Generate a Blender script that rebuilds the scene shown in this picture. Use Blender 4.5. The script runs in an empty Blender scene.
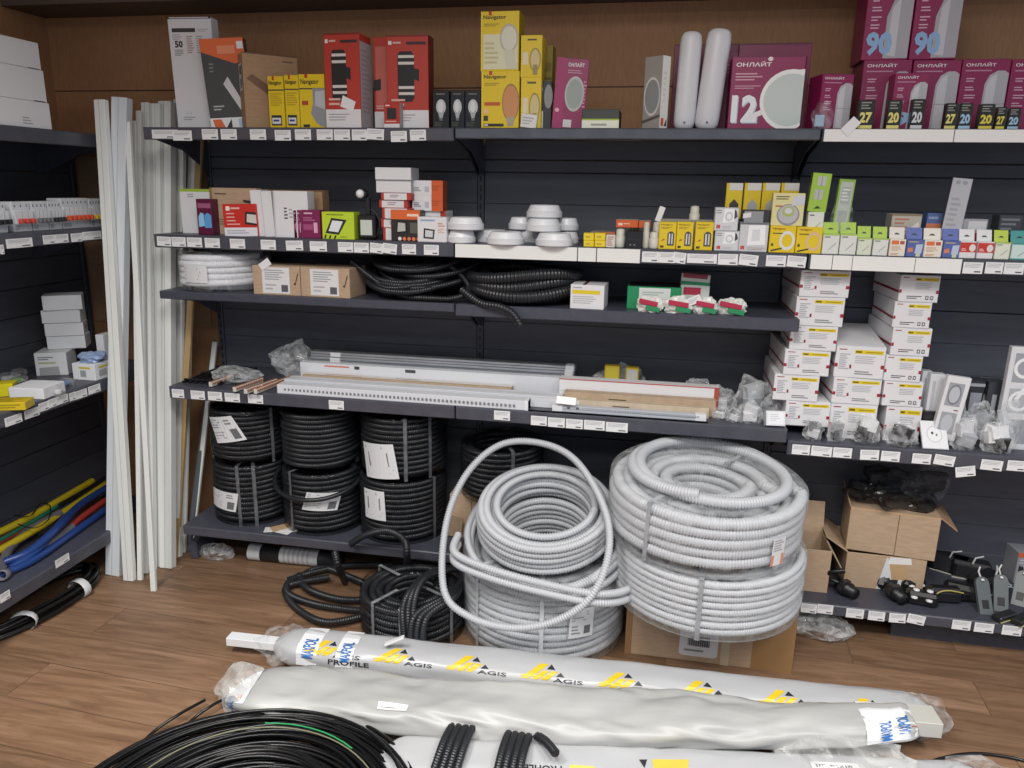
import bpy, math, random
import numpy as np
from mathutils import Vector, Matrix, Euler, noise
random.seed(11); RNG = np.random.default_rng(5)
S = bpy.context.scene
COL = S.collection
PI = math.pi
# ------------------------------------------------------------------ survey of the place
# metres; x runs along the back shelving (0 = its left end), y goes into the wall (0 = shelf front edge), z up
F = 760.; CAM = (1.5994, -2.2181, 1.3311); YAW, PIT, ROLL = -.1863, .2523, .0165
def _axes():
    cy, sy, cp, sp, cr, sr = math.cos(YAW), math.sin(YAW), math.cos(PIT), math.sin(PIT), math.cos(ROLL), math.sin(ROLL)
    w = Vector((sy*cp, cy*cp, -sp)); r0 = Vector((cy, -sy, 0)); u0 = r0.cross(w)
    return cr*r0+sr*u0, -sr*r0+cr*u0, w
AR, AU, AW = _axes()
def _on(px, py, ax, v):
    d = AW+AR*((px-512)/F)+AU*((384-py)/F); t = (v-CAM[ax])/d[ax]
    return Vector(CAM)+d*t
def atX(px, py, x): return _on(px, py, 0, x)
def atY(px, py, y): return _on(px, py, 1, y)
def atZ(px, py, z): return _on(px, py, 2, z)
def PR(x, y, z):
    d = Vector((x, y, z))-Vector(CAM); k = d.dot(AW)
    return 512+F*d.dot(AR)/k, 384-F*d.dot(AU)/k
ZT, ZS, ZH, ZF, ZB, ZFP, ZBP = 1.496, 1.170, .988, .665, .155, .632, .119   # shelf tops
YB = .345                                                                  # back panel
# ------------------------------------------------------------------ materials
_M = {}
def lin(h):
    c = [int(h[i:i+2], 16)/255 for i in (0, 2, 4)]
    return tuple(x/12.92 if x <= .04045 else ((x+.055)/1.055)**2.4 for x in c)+(1,)
def M(h, rough=.5, metal=0., spec=.5):
    k = (h, rough, metal, spec)
    if k not in _M:
        m = bpy.data.materials.new('surface_'+h); m.use_nodes = True
        b = m.node_tree.nodes['Principled BSDF']
        b.inputs['Base Color'].default_value = lin(h); b.inputs['Roughness'].default_value = rough
        b.inputs['Metallic'].default_value = metal; b.inputs['Specular IOR Level'].default_value = spec
        _M[k] = m
    return _M[k]
def nodes(name):
    m = bpy.data.materials.new(name); m.use_nodes = True
    nt = m.node_tree; b = nt.nodes['Principled BSDF']
    def N(t, **kw):
        n = nt.nodes.new(t)
        for a, v in kw.items():
            if a.startswith('i_'): n.inputs[a[2:].replace('_', ' ')].default_value = v
            else: setattr(n, a, v)
        return n
    return m, nt, b, N, nt.links.new
def ramp(N, stops):
    r = N('ShaderNodeValToRGB'); e = r.color_ramp.elements
    while len(e) < len(stops): e.new(.5)
    for q, (p, c) in zip(e, stops): q.position = p; q.color = lin(c) if isinstance(c, str) else (c, c, c, 1)
    return r
def speckled(name, h1, h2, scale, rough, stretch=(1, 1, 1), bump=.0, metal=0, spec=.5):
    m, nt, b, N, L = nodes(name)
    tc = N('ShaderNodeTexCoord'); mp = N('ShaderNodeMapping'); mp.inputs['Scale'].default_value = stretch
    n = N('ShaderNodeTexNoise', i_Scale=scale, i_Detail=5.); r = ramp(N, [(.3, h1), (.7, h2)])
    L(tc.outputs['Object'], mp.inputs['Vector']); L(mp.outputs[0], n.inputs['Vector']); L(n.outputs['Fac'], r.inputs[0]); L(r.outputs[0], b.inputs['Base Color'])
    b.inputs['Roughness'].default_value = rough; b.inputs['Metallic'].default_value = metal; b.inputs['Specular IOR Level'].default_value = spec
    if bump:
        bp = N('ShaderNodeBump', i_Strength=bump, i_Distance=.002); L(n.outputs['Fac'], bp.inputs['Height']); L(bp.outputs[0], b.inputs['Normal'])
    return m
CARD = speckled('corrugated_cardboard', 'ad947a', 'baa187', 30, .8, (1, 1, 5))
CARD2 = speckled('brown_cardboard', '9a7d5f', 'a8896a', 30, .8, (1, 1, 5))
STEEL = speckled('dark_grey_powder_coat', '40424d', '484a56', 60, .42, bump=.03)
STEELB = speckled('dark_grey_panel_coat', '474a54', '50535d', 8, .5, (1, 1, 6))
LIPM = speckled('grey_lip_coat', '45464f', '50525c', 20, .35)
ALU = speckled('brushed_aluminium', 'a8adb3', 'c4c8cc', 50, .35, (.2, 4, 4), metal=.7)
def film(name, tint, lo, hi, scale=14., rough=.12, stretch=(1, 1, 1), bump=.5):
    m, nt, b, N, L = nodes(name)
    b.inputs['Base Color'].default_value = lin(tint); b.inputs['Roughness'].default_value = rough
    tr = N('ShaderNodeBsdfTransparent'); mx = N('ShaderNodeMixShader'); tc = N('ShaderNodeTexCoord')
    mp = N('ShaderNodeMapping'); mp.inputs['Scale'].default_value = stretch
    n = N('ShaderNodeTexNoise', i_Scale=scale, i_Detail=4., i_Distortion=1.2); r = ramp(N, [(.35, lo), (.75, hi)])
    L(tc.outputs['Object'], mp.inputs['Vector']); L(mp.outputs[0], n.inputs['Vector']); L(n.outputs['Fac'], r.inputs[0]); fn = N('ShaderNodeLayerWeight', i_Blend=.5); pw = N('ShaderNodeMath', operation='POWER'); pw.inputs[1].default_value = 4.; L(fn.outputs['Facing'], pw.inputs[0]); ml = N('ShaderNodeMath', operation='MULTIPLY'); ml.inputs[1].default_value = .55; L(pw.outputs[0], ml.inputs[0]); ad = N('ShaderNodeMath', operation='ADD', use_clamp=True); L(r.outputs[0], ad.inputs[0]); L(ml.outputs[0], ad.inputs[1]); L(ad.outputs[0], mx.inputs[0])
    bp = N('ShaderNodeBump', i_Strength=bump, i_Distance=.01); L(n.outputs['Fac'], bp.inputs['Height']); L(bp.outputs[0], b.inputs['Normal'])
    L(tr.outputs[0], mx.inputs[1]); L(b.outputs[0], mx.inputs[2]); L(mx.outputs[0], nt.nodes['Material Output'].inputs['Surface'])
    return m
FILM = film('clear_plastic_film', 'e6eaec', .0, .28, 20)
FILMD = film('clear_film_on_black', '101114', .0, .3, 24, .07, bump=.06)
FILMW = film('hazy_polythene', 'e8eae8', .12, .55, 12)
FILMB = film('crinkled_clear_bag', 'eef1f3', .03, .5, 26, .08)
def floor_mat():
    m, nt, b, N, L = nodes('wood_plank_lino')
    tc = N('ShaderNodeTexCoord'); mp = N('ShaderNodeMapping'); mp.inputs['Rotation'].default_value = (0, 0, .05)
    br = N('ShaderNodeTexBrick', i_Scale=1., i_Mortar_Size=.0016, i_Brick_Width=.85, i_Row_Height=.15, i_Bias=0., offset=.37)
    br.inputs['Color1'].default_value = (.2, .2, .2, 1); br.inputs['Color2'].default_value = (.85, .85, .85, 1); br.inputs['Mortar'].default_value = (.05, .05, .05, 1)
    m2 = N('ShaderNodeMapping'); m2.inputs['Scale'].default_value = (1.6, 16, 1); m2.inputs['Rotation'].default_value = (0, 0, .05)
    ad = N('ShaderNodeVectorMath', operation='ADD')
    n1 = N('ShaderNodeTexNoise', i_Scale=2.4, i_Detail=8., i_Roughness=.65, i_Distortion=.8)
    L(tc.outputs['Object'], mp.inputs[0]); L(mp.outputs[0], br.inputs['Vector']); L(tc.outputs['Object'], m2.inputs[0])
    sc = N('ShaderNodeVectorMath', operation='SCALE'); sc.inputs['Scale'].default_value = 9.; L(br.outputs['Color'], sc.inputs[0])
    L(m2.outputs[0], ad.inputs[0]); L(sc.outputs[0], ad.inputs[1]); L(ad.outputs[0], n1.inputs['Vector'])
    r1 = ramp(N, [(.2, '5a4434'), (.42, '785c46'), (.6, '8e7058'), (.85, 'a0826a')]); L(n1.outputs['Fac'], r1.inputs[0])
    r2 = ramp(N, [(0., .35), (.1, .72), (1., 1.12)]); L(br.outputs['Color'], r2.inputs[0])
    mu = N('ShaderNodeMix', data_type='RGBA', blend_type='MULTIPLY'); mu.inputs[0].default_value = 1.
    L(r1.outputs[0], mu.inputs[6]); L(r2.outputs[0], mu.inputs[7]); L(mu.outputs[2], b.inputs['Base Color'])
    b.inputs['Roughness'].default_value = .42; b.inputs['Specular IOR Level'].default_value = .4
    return m
def wall_mat():
    m, nt, b, N, L = nodes('wood_effect_wall_panel')
    tc = N('ShaderNodeTexCoord'); mp = N('ShaderNodeMapping'); mp.inputs['Scale'].default_value = (60, 60, 14)
    n = N('ShaderNodeTexNoise', i_Scale=2., i_Detail=4., i_Distortion=.6)
    n2 = N('ShaderNodeTexNoise', i_Scale=3., i_Detail=3.)
    L(tc.outputs['Object'], mp.inputs[0]); L(mp.outputs[0], n.inputs['Vector']); L(tc.outputs['Object'], n2.inputs['Vector'])
    ma = N('ShaderNodeMath', operation='ADD'); L(n.outputs['Fac'], ma.inputs[0]); L(n2.outputs['Fac'], ma.inputs[1])
    r = ramp(N, [(.35, '9f7655'), (.65, 'b08663')])
    h = N('ShaderNodeMath', operation='MULTIPLY'); h.inputs[1].default_value = .5; L(ma.outputs[0], h.inputs[0]); L(h.outputs[0], r.inputs[0])
    L(r.outputs[0], b.inputs['Base Color']); b.inputs['Roughness'].default_value = .6; b.inputs['Specular IOR Level'].default_value = .25
    return m
# ------------------------------------------------------------------ text outlines
_T = {}
def glyphs(s):
    if s not in _T:
        c = bpy.data.curves.new('lettering', 'FONT'); c.body = s; c.size = 1; c.resolution_u = 2; c.offset = .045 if len(s) <= 3 else .02
        o = bpy.data.objects.new('lettering', c); COL.objects.link(o)
        bpy.context.view_layer.update()
        me = bpy.data.meshes.new_from_object(o.evaluated_get(bpy.context.evaluated_depsgraph_get()))
        v = np.array([q.co[:2] for q in me.vertices]) if len(me.vertices) else np.zeros((1, 2)); fs = [tuple(p.vertices) for p in me.polygons]
        lo, hi = v.min(0), v.max(0); v = (v-lo)/max(hi[1]-lo[1], 1e-6)
        _T[s] = (v, fs, (hi[0]-lo[0])/max(hi[1]-lo[1], 1e-6))
        bpy.data.objects.remove(o); bpy.data.meshes.remove(me); bpy.data.curves.remove(c)
    return _T[s]
# ------------------------------------------------------------------ mesh builder
class MB:
    def __init__(s): s.v = []; s.f = []; s.m = []; s.sm = []; s.mats = []; s.T = None; s.big = []
    def slot(s, m):
        if isinstance(m, str): m = M(m)
        if m not in s.mats: s.mats.append(m)
        return s.mats.index(m)
    def add(s, vs, fs, m, smooth=False):
        b = len(s.v); i = s.slot(m)
        for p in vs: s.v.append(tuple(s.T @ Vector(p)) if s.T else tuple(p))
        for f in fs: s.f.append(tuple(b+k for k in f)); s.m.append(i); s.sm.append(smooth)
        return s
    def quads(s, V, Q, m, smooth=True):
        if s.T:
            A = np.array(s.T); V = V @ A[:3, :3].T+A[:3, 3]
        s.big.append((V, Q, s.slot(m), smooth))
    def box(s, x0, y0, z0, x1, y1, z1, m, c=.0012):
        lo = (min(x0, x1), min(y0, y1), min(z0, z1)); hi = (max(x0, x1), max(y0, y1), max(z0, z1))
        c = min(c, *(.3*(hi[i]-lo[i]) for i in range(3))); ix = {}; vs = []
        for sx in (0, 1):
            for sy in (0, 1):
                for sz in (0, 1):
                    sg = (sx, sy, sz)
                    for a in range(3):
                        ix[sg+(a,)] = len(vs)
                        vs.append(tuple((hi[i] if sg[i] else lo[i]) if i == a else (hi[i]-c if sg[i] else lo[i]+c) for i in range(3)))
        fs = []
        for a in range(3):
            o = [i for i in range(3) if i != a]
            for sg in (0, 1):
                q = []
                for p, r in ((0, 0), (1, 0), (1, 1), (0, 1)):
                    k = [0, 0, 0]; k[a] = sg; k[o[0]] = p; k[o[1]] = r; q.append(ix[tuple(k)+(a,)])
                fs.append(q)
            for p in (0, 1):
                for r in (0, 1):
                    q = []
                    for e, ax in ((0, o[0]), (1, o[0]), (1, o[1]), (0, o[1])):
                        k = [0, 0, 0]; k[a] = e; k[o[0]] = p; k[o[1]] = r; q.append(ix[tuple(k)+(ax,)])
                    fs.append(q)
        for sx in (0, 1):
            for sy in (0, 1):
                for sz in (0, 1): fs.append([ix[(sx, sy, sz, a)] for a in range(3)])
        ctr = Vector([(lo[i]+hi[i])/2 for i in range(3)])
        for q in fs:
            a, b2, c2 = (Vector(vs[q[i]]) for i in range(3))
            if (b2-a).cross(c2-a).dot((a+b2+c2)/3-ctr) < 0: q.reverse()
        return s.add(vs, fs, m)
    def lathe(s, prof, m, n=28, x=0, y=0, z=0, smooth=True):
        P = np.array(prof, float); k = len(P); a = np.arange(n)*2*PI/n
        V = np.stack([np.outer(P[:, 0], np.cos(a))+x, np.outer(P[:, 0], np.sin(a))+y, np.outer(P[:, 1], np.ones(n))+z], -1).reshape(-1, 3)
        i, j = np.meshgrid(np.arange(k-1), np.arange(n), indexing='ij'); j2 = (j+1) % n
        Q = np.stack([i*n+j, i*n+j2, (i+1)*n+j2, (i+1)*n+j], -1).reshape(-1, 4)
        s.quads(V, Q, m, smooth); return s
    def tube(s, path, r, m, n=8, closed=False, ridge=0, depth=.15, smooth=True, prof=2):
        P = np.asarray(path, float)
        if closed: P = np.vstack([P, P[:1]])
        if ridge: P = resample(P, ridge/prof)
        if closed and len(P) > 2: P = P[:-1]
        K = len(P)
        T = np.roll(P, -1, 0)-np.roll(P, 1, 0) if closed else np.gradient(P, axis=0)
        T /= np.linalg.norm(T, axis=1)[:, None]+1e-12
        t = T.tolist(); u = Vector((0, 0, 1)) if abs(t[0][2]) < .9 else Vector((1, 0, 0)); U = []
        for q in t:
            q = Vector(q); u = u-q*u.dot(q)
            if u.length < 1e-6: u = q.orthogonal()
            u.normalize(); U.append(u[:])
        U = np.array(U); W = np.cross(T, U)
        R = np.full(K, r, float) if np.isscalar(r) else np.interp(np.linspace(0, 1, K), np.linspace(0, 1, len(r)), r)
        if ridge: R = R*(1-depth*((np.arange(K) % prof) >= prof//2))
        a = np.arange(n)*2*PI/n
        V = (P[:, None]+R[:, None, None]*(np.cos(a)[None, :, None]*U[:, None]+np.sin(a)[None, :, None]*W[:, None])).reshape(-1, 3)
        i, j = np.meshgrid(np.arange(K if closed else K-1), np.arange(n), indexing='ij'); j2 = (j+1) % n; i2 = (i+1) % K
        Q = np.stack([i*n+j, i*n+j2, i2*n+j2, i2*n+j], -1).reshape(-1, 4)
        s.quads(V, Q, m, smooth)
        if not closed:
            for e in (0, K-1):
                ring = [tuple(V[e*n+q]) for q in range(n)]
                T0 = s.T; s.T = T0; s.add(ring, [tuple(range(n)) if e else tuple(range(n))[::-1]], m)
        return s
    def slab(s, poly, y0, y1, m, ax=1):      # polygon in the plane across axis ax, extruded along it
        n = len(poly)
        def p3(u, v, w): return (u, w, v) if ax == 1 else ((w, u, v) if ax == 0 else (u, v, w))
        vs = [p3(u, v, y0) for u, v in poly]+[p3(u, v, y1) for u, v in poly]
        return s.add(vs, [tuple(range(n)), tuple(range(2*n-1, n-1, -1))]+[(i, i+n, (i+1) % n+n, (i+1) % n) for i in range(n)], m)
    def prints(s, w, d, h, items, off=.0003):
        for q, it in enumerate(items):
            fc, k = it[0], it[1]; o = off+.00008*q
            if fc == 'F': f = lambda u, v, o=o: (-w/2+u*w, -d/2-o, v*h); fw, fh = w, h
            elif fc == 'R': f = lambda u, v, o=o: (w/2+o, -d/2+u*d, v*h); fw, fh = d, h
            elif fc == 'L': f = lambda u, v, o=o: (-w/2-o, d/2-u*d, v*h); fw, fh = d, h
            else: f = lambda u, v, o=o: (-w/2+u*w, -d/2+v*d, h+o); fw, fh = w, d
            decal(s, f, fw, fh, k, it[2:])
        return s
    def build(s, name, parent=None, loc=(0, 0, 0), rot=(0, 0, 0)):
        me = bpy.data.meshes.new(name)
        V = [np.array(s.v, float).reshape(-1, 3)]; nb = len(s.v)
        li = [k for f in s.f for k in f]; tot = [len(f) for f in s.f]; mi = list(s.m); sm = list(s.sm)
        L = [np.array(li, int)]; Tt = [np.array(tot, int)]; Mi = [np.array(mi, int)]; Sm = [np.array(sm, bool)]
        for v, Q, i, smo in s.big:
            V.append(v); L.append((Q+nb).ravel()); nb += len(v); Tt.append(np.full(len(Q), 4)); Mi.append(np.full(len(Q), i)); Sm.append(np.full(len(Q), smo))
        V = np.vstack(V); L = np.concatenate(L); Tt = np.concatenate(Tt); Mi = np.concatenate(Mi); Sm = np.concatenate(Sm)
        me.vertices.add(len(V)); me.vertices.foreach_set('co', V.ravel())
        me.loops.add(len(L)); me.loops.foreach_set('vertex_index', L.astype(np.int32))
        me.polygons.add(len(Tt)); me.polygons.foreach_set('loop_start', (np.cumsum(Tt)-Tt).astype(np.int32))
        me.polygons.foreach_set('material_index', Mi.astype(np.int32)); me.polygons.foreach_set('use_smooth', Sm)
        for m in s.mats: me.materials.append(m)
        me.update(calc_edges=True); me.validate()
        o = bpy.data.objects.new(name, me); COL.objects.link(o); o.location = loc; o.rotation_euler = rot
        if parent: o.parent = parent
        return o
def resample(P, step):
    seg = np.linalg.norm(np.diff(P, axis=0), axis=1); c = np.concatenate([[0], np.cumsum(seg)]); n = max(3, int(c[-1]/step)+1)
    t = np.linspace(0, c[-1], n); return np.stack([np.interp(t, c, P[:, i]) for i in range(3)], 1)
def smooth_path(pts, n=24, closed=False):
    P = np.array(pts, float); K = len(P); out = []
    for i in range(K if closed else K-1):
        g = lambda j: P[j % K] if closed else P[min(max(j, 0), K-1)]
        a, b, c, d = g(i-1), g(i), g(i+1), g(i+2)
        for t in np.arange(n)/n: out.append(.5*((2*b)+(-a+c)*t+(2*a-5*b+4*c-d)*t*t+(-a+3*b-3*c+d)*t**3))
    if not closed: out.append(P[-1])
    return np.array(out)
def decal(s, f, fw, fh, k, a):
    if k == 'r':
        u0, v0, u1, v1, c = a; s.add([f(u0, v0), f(u1, v0), f(u1, v1), f(u0, v1)], [(0, 1, 2, 3)], c)
    elif k == 'p':
        pts, c = a; s.add([f(*p) for p in pts], [tuple(range(len(pts)))], c)
    elif k == 'e':
        u, v, ru, rv, c = a; s.add([f(u+ru*math.cos(t*PI/12), v+rv*math.sin(t*PI/12)) for t in range(24)], [tuple(range(24))], c)
    elif k == 'n':
        u, v, ru, rv, w, c = a
        s.add([f(u+ru*g*math.cos(t*PI/12), v+rv*g*math.sin(t*PI/12)) for g in (1, 1-w) for t in range(24)], [(t, (t+1) % 24, (t+1) % 24+24, t+24) for t in range(24)], c)
    elif k == 't':
        txt, u, v, h, c = a[:5]; V, fs, asp = glyphs(txt)
        wu = a[5] if len(a) > 5 else asp*h*fh/fw
        s.add([f(u+x/asp*wu, v+y*h) for x, y in V], fs, c)
    elif k == 'x':
        u0, v0, u1, v1, n, c = a; rr = random.Random(int(1000*(u0+v0+u1)))
        for i in range(n):
            vv = v1-(i+.2)*(v1-v0)/n; e = u0+(u1-u0)*rr.uniform(.55, 1); t = .45*(v1-v0)/n
            s.add([f(u0, vv-t), f(e, vv-t), f(e, vv), f(u0, vv)], [(0, 1, 2, 3)], c)
def tag(o, label, cat, group=None, kind=None):
    if label: o['label'] = label
    if cat: o['category'] = cat
    if group: o['group'] = group
    if kind: o['kind'] = kind
    return o
def empty(name, label, cat, loc=(0, 0, 0), rot=(0, 0, 0), group=None):
    o = bpy.data.objects.new(name, None); COL.objects.link(o); o.location = loc; o.rotation_euler = rot; o.empty_display_size = .05
    return tag(o, label, cat, group)
ORD = 'first second third fourth fifth sixth seventh eighth ninth tenth eleventh twelfth thirteenth fourteenth fifteenth sixteenth seventeenth eighteenth nineteenth twentieth'.split()
def put(name, label, cat, px, zb, yf, d, base, items=(), group=None, rz=0, ry=0, rx=0, h=None, parts=()):
    """a packed box standing on height zb with its front at depth yf; px = (left, right, top) as seen in the survey"""
    l, r, t = px
    x = atY((l+r)/2, t, yf).x
    for _ in range(3):
        b = PR(x, yf, zb)[1]; x = atY((l+r)/2, (t+b)/2, yf).x
    m = (t+b)/2; x0 = atY(l, m, yf).x; x1 = atY(r, m, yf).x; w = x1-x0
    if h is None: h = max(.004, atY((l+r)/2, t, yf).z-zb)
    mb = MB(); mb.box(-w/2, -d/2, 0, w/2, d/2, h, base); mb.prints(w, d, h, items)
    o = mb.build(name, loc=((x0+x1)/2, yf+d/2, zb), rot=(rx, ry, rz)); tag(o, label, cat, group)
    global LAST; LAST = (o, w, d, h)
    for nm, lab, its in parts:
        pm = MB(); pm.prints(w, d, h, its, off=.0012); po = pm.build(nm, o)
        if lab: po['label'] = lab
    return zb+h
# ------------------------------------------------------------------ the room
def shell(name, x0, y0, z0, x1, y1, z1, m):
    o = MB().box(x0, y0, z0, x1, y1, z1, m, c=.0005).build(name); o['kind'] = 'structure'; return o
XL0, YW = -.62, .385
shell('floor', XL0-.05, -3.6, -.05, 3.9, YW+.05, 0, floor_mat())
WALLM = wall_mat()
wb = MB(); wb.box(XL0-.05, YW, 0, 3.9, YW+.05, 1.6475, WALLM); wb.box(XL0-.05, YW, 1.6505, 3.9, YW+.05, 2.55, WALLM); wb.box(XL0-.05, YW+.004, 1.6, 3.9, YW+.05, 1.7, '2a1c12')
o = wb.build('wall_back'); o['kind'] = 'structure'
shell('wall_left', XL0-.05, -3.6, 0, XL0, YW+.05, 2.55, WALLM)
shell('ceiling', XL0-.05, -3.6, 2.55, 3.9, YW+.05, 2.6, 'c8c6c2')
shell('dark_band_1', XL0, .19, 1.895, 3.9, YW, 2.549, M('5c5048', .7))  # dark brown band standing out along the top of the back wall
# ------------------------------------------------------------------ shelving
def lip_and_board(root, x0, x1, zt, lip_h, lipm, dep=YB, brackets=True, strip=None):
    b = MB(); b.box(x0+.002, .002, zt-.012, x1-.002, dep-.004, zt, STEEL); sh = b.build('shelf', root)
    b = MB(); b.box(x0+.002, 0, zt-lip_h, x1-.002, .012, zt-.0005, lipm, c=.003); b.build('front_lip', sh)
    if brackets:
        for xx in (x0+.006, x1-.009):
            b = MB(); b.slab([(.02, zt-.013), (dep-.006, zt-.013), (dep-.006, zt-.125), (dep-.03, zt-.12), (dep*.55, zt-.06), (.03, zt-.03)], xx, xx+.003, STEEL, ax=0); b.build('bracket', sh)
    if strip:
        for a, c in strip:
            b = MB(); b.box(a, -.0022, zt-lip_h+.001, c, -.0004, zt-.002, M('e9e9e6', .25), c=.0004)
            b.prints(1, 1, 1, []); so = b.build('price_strip', sh); so['label'] = 'white paper price strip in the lip'
    return sh
def bay(label, x0, x1, shelves, ends=(True, False)):
    root = empty('shelving_rack', label, 'shelving', (0, 0, 0))
    b = MB()
    for k in range(14):
        z = .08+k*.1; z1 = min(z+.1, 1.483); b.box(x0+.012, YB, z+(.0022 if k in (4, 9, 13) else .0003), x1-.012, YB+.012, (z1 if k < 13 else 1.42), STEELB, c=.0016)
    b.box(x0+.012, YB, 1.4225, x1-.012, YB+.012, 1.4835, STEELB, c=.0016)
    b.build('back_panel', root)
    for xx, on in ((x0, ends[0]), (x1, ends[1])):
        if on:
            b = MB(); b.box(xx-.011, YB-.004, 0, xx+.011, YB+.03, 1.47, STEEL, c=.002)
            for k in range(46): b.box(xx-.003, YB-.0046, .06+k*.03, xx+.003, YB-.0038, .078+k*.03, '0c0c10')
            b.build('upright', root)
            b = MB(); b.box(xx-.014, .05, 0, xx+.014, YB-.005, .07, STEEL, c=.003); b.build('base_foot', root)
    for a in shelves: lip_and_board(root, x0, x1, **a)
    return root
GLOSS = speckled('glossy_grey_lip', '5a5d64', '666970', 20, .18, metal=.4)
bay('dark grey steel shelving bay at the left with wrapped black coils on its lowest shelf', 0, 1,
    [dict(zt=ZT, lip_h=.037, lipm=LIPM), dict(zt=ZS, lip_h=.042, lipm=LIPM), dict(zt=ZH, lip_h=.026, lipm=STEEL), dict(zt=ZF, lip_h=.042, lipm=LIPM), dict(zt=ZB, lip_h=.034, lipm=LIPM)])
xs = lambda px, y: atY(px, y, -.001).x
bay('dark grey steel shelving bay in the middle behind the grey hose coils', 1, 2,
    [dict(zt=ZT, lip_h=.030, lipm=GLOSS), dict(zt=ZS, lip_h=.042, lipm=LIPM, strip=[(1.003, xs(577, 255)), (xs(578, 255), xs(596, 255)), (xs(597, 255), xs(640, 255))]), dict(zt=ZH, lip_h=.036, lipm=STEEL), dict(zt=ZF, lip_h=.042, lipm=LIPM)], (True, False))
bay('dark grey steel shelving bay at the right with white striped cartons', 2, 3,
    [dict(zt=ZT, lip_h=.034, lipm=LIPM, strip=[(2.006, 2.32), (2.322, 2.75), (2.752, 2.99)]), dict(zt=ZS, lip_h=.042, lipm=LIPM, strip=[(2.008, xs(832, 262)), (xs(832.6, 262), xs(852, 262)), (xs(852.6, 262), xs(915, 262)), (xs(915.6, 262), xs(962, 262))]),
     dict(zt=ZFP, lip_h=.045, lipm=LIPM), dict(zt=ZBP, lip_h=.034, lipm=LIPM)], (True, True))
# plinth board seen under the right bay
tag(MB().box(2.38, .07, 0, 2.98, .085, .06, STEEL).build('plinth_board'), 'dark grey plinth board standing under the lowest shelf of the right bay', 'plinth')
# left rack, front edge at x = -.2
XF = -.2
def left_rack():
    root = empty('shelving_rack', 'dark shelving rack along the left wall holding breakers and coloured tubes', 'shelving')
    b = MB(); z = .08
    while z < 1.45:
        z1 = min(z+.0985, 1.46); b.box(XL0+.03, -2.0, z, XL0+.042, YW-.004, z1-.0018, STEELB, c=.002); z += .0985
    b.build('back_panel', root)
    for y in (-.62, YW-.016):
        b = MB(); b.box(XL0+.012, y-.011, 0, XL0+.05, y+.011, 1.47, STEEL, c=.002); b.build('upright', root)
        b = MB(); b.box(XL0+.05, y-.014, 0, XF-.05, y+.014, .07, STEEL, c=.003); b.build('base_foot', root)
    for zt, lh, ye in ((1.478, .042, .2), (1.185, .042, .13), (.69, .042, .13), (.165, .045, -.1)):
        b = MB(); b.box(XL0+.045, -2.0, zt-.012, XF-.002, YW-.02 if zt > 1.4 else ye+.1, zt, STEEL); sh = b.build('shelf', root)
        b = MB(); b.box(XF-.012, -2.0, zt-lh, XF, ye, zt-.0005, LIPM, c=.003); b.build('front_lip', sh)
        for yy in (-.62, ye):
            b = MB(); b.slab([(XF-.02, zt-.013), (XL0+.045, zt-.013), (XL0+.045, zt-.125), (XL0+.08, zt-.12), (-.4, zt-.06), (XF-.03, zt-.03)], yy, yy+.003, STEEL, ax=1); b.build('bracket', sh)
left_rack()
o = MB().box(-.56, YW-.008, .80, -.06, YW-.003, 1.42, CARD2).build('cardboard_sheet'); tag(o, 'brown cardboard sheet flat against the back wall behind the left rack corner', 'cardboard')
# ------------------------------------------------------------------ price tags
def ptag(px0, px1, yc, n, where, tilt=0, plane='Y', hh=.026, dz=None):
    if plane == 'Y':
        a, b = atY(px0, yc, -.003), atY(px1, yc, -.003); w = b.x-a.x; loc = ((a.x+b.x)/2, -.003-.0012*(n % 2), (a.z+b.z)/2 if dz is None else dz); rot = (0, tilt, 0)
    else:
        a, b = atX(px0, yc[0], XF+.002), atX(px1, yc[1], XF+.002); w = abs(b.y-a.y); loc = (XF+.002+.0012*(n % 2), (a.y+b.y)/2, (a.z+b.z)/2); rot = (0, 0, PI/2)
    mb = MB(); T = Matrix.Translation((0, 0, -hh/2)); mb.T = T
    mb.box(-w/2, -.0004, 0, w/2, .0004, hh, M('e4e5e6', .4), c=.0001)
    mb.prints(w, .0008, hh, [('F', 'x', .08, .5, .9, .9, 3, 'b4b6ba'), ('F', 'r', .58, .12, .9, .24, '5c5f66')])
    o = mb.build('price_tag', loc=loc, rot=rot)
    tag(o, f'white price tag, {ORD[n]} from left on {where}', 'price tag', 'price tags on '+where)
def tags(where, lst, zc, plane='Y', y0=None):
    for n, q in enumerate(lst):
        px0, px1 = q[:2]; tl = q[2] if len(q) > 2 else 0; d = q[3] if len(q) > 3 else 0
        y = PR(atY((px0+px1)/2, y0, 0).x, 0, zc)[1]
        ptag(px0, px1, y, n, where, tl, dz=zc+d, hh=.03 if px1-px0 < 25 else .026)
tags('the left bay top shelf edge', [(152, 178), (173, 192, 0, -.004), (202, 218), (221, 237), (250, 266), (275, 291, 0, -.002), (295, 311), (317, 333), (334, 350), (352, 367), (367, 384, .05, .002), (391, 407, -.02, -.004), (410, 426, -.02)], ZT-.021, y0=132)
tags('the left bay second shelf edge', [(157, 171, .03), (172, 186), (187, 202), (205, 220), (230, 245), (261, 276), (286, 303, -.03), (310, 327), (338, 353), (354, 369), (370, 383, .08), (383, 397, .1), (402, 416), (424, 439)], ZS-.022, y0=243)
tags('the middle bay second shelf edge', [(642, 659), (659, 675), (673, 686, .1), (687, 717), (718, 738), (739, 758, .08), (766, 786), (787, 806, .06)], ZS-.022, y0=255)
tags('the left bay duct shelf edge', [(172, 184), (191, 205), (208, 222), (225, 240), (248, 263), (329, 344)], ZF-.022, y0=400)
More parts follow.
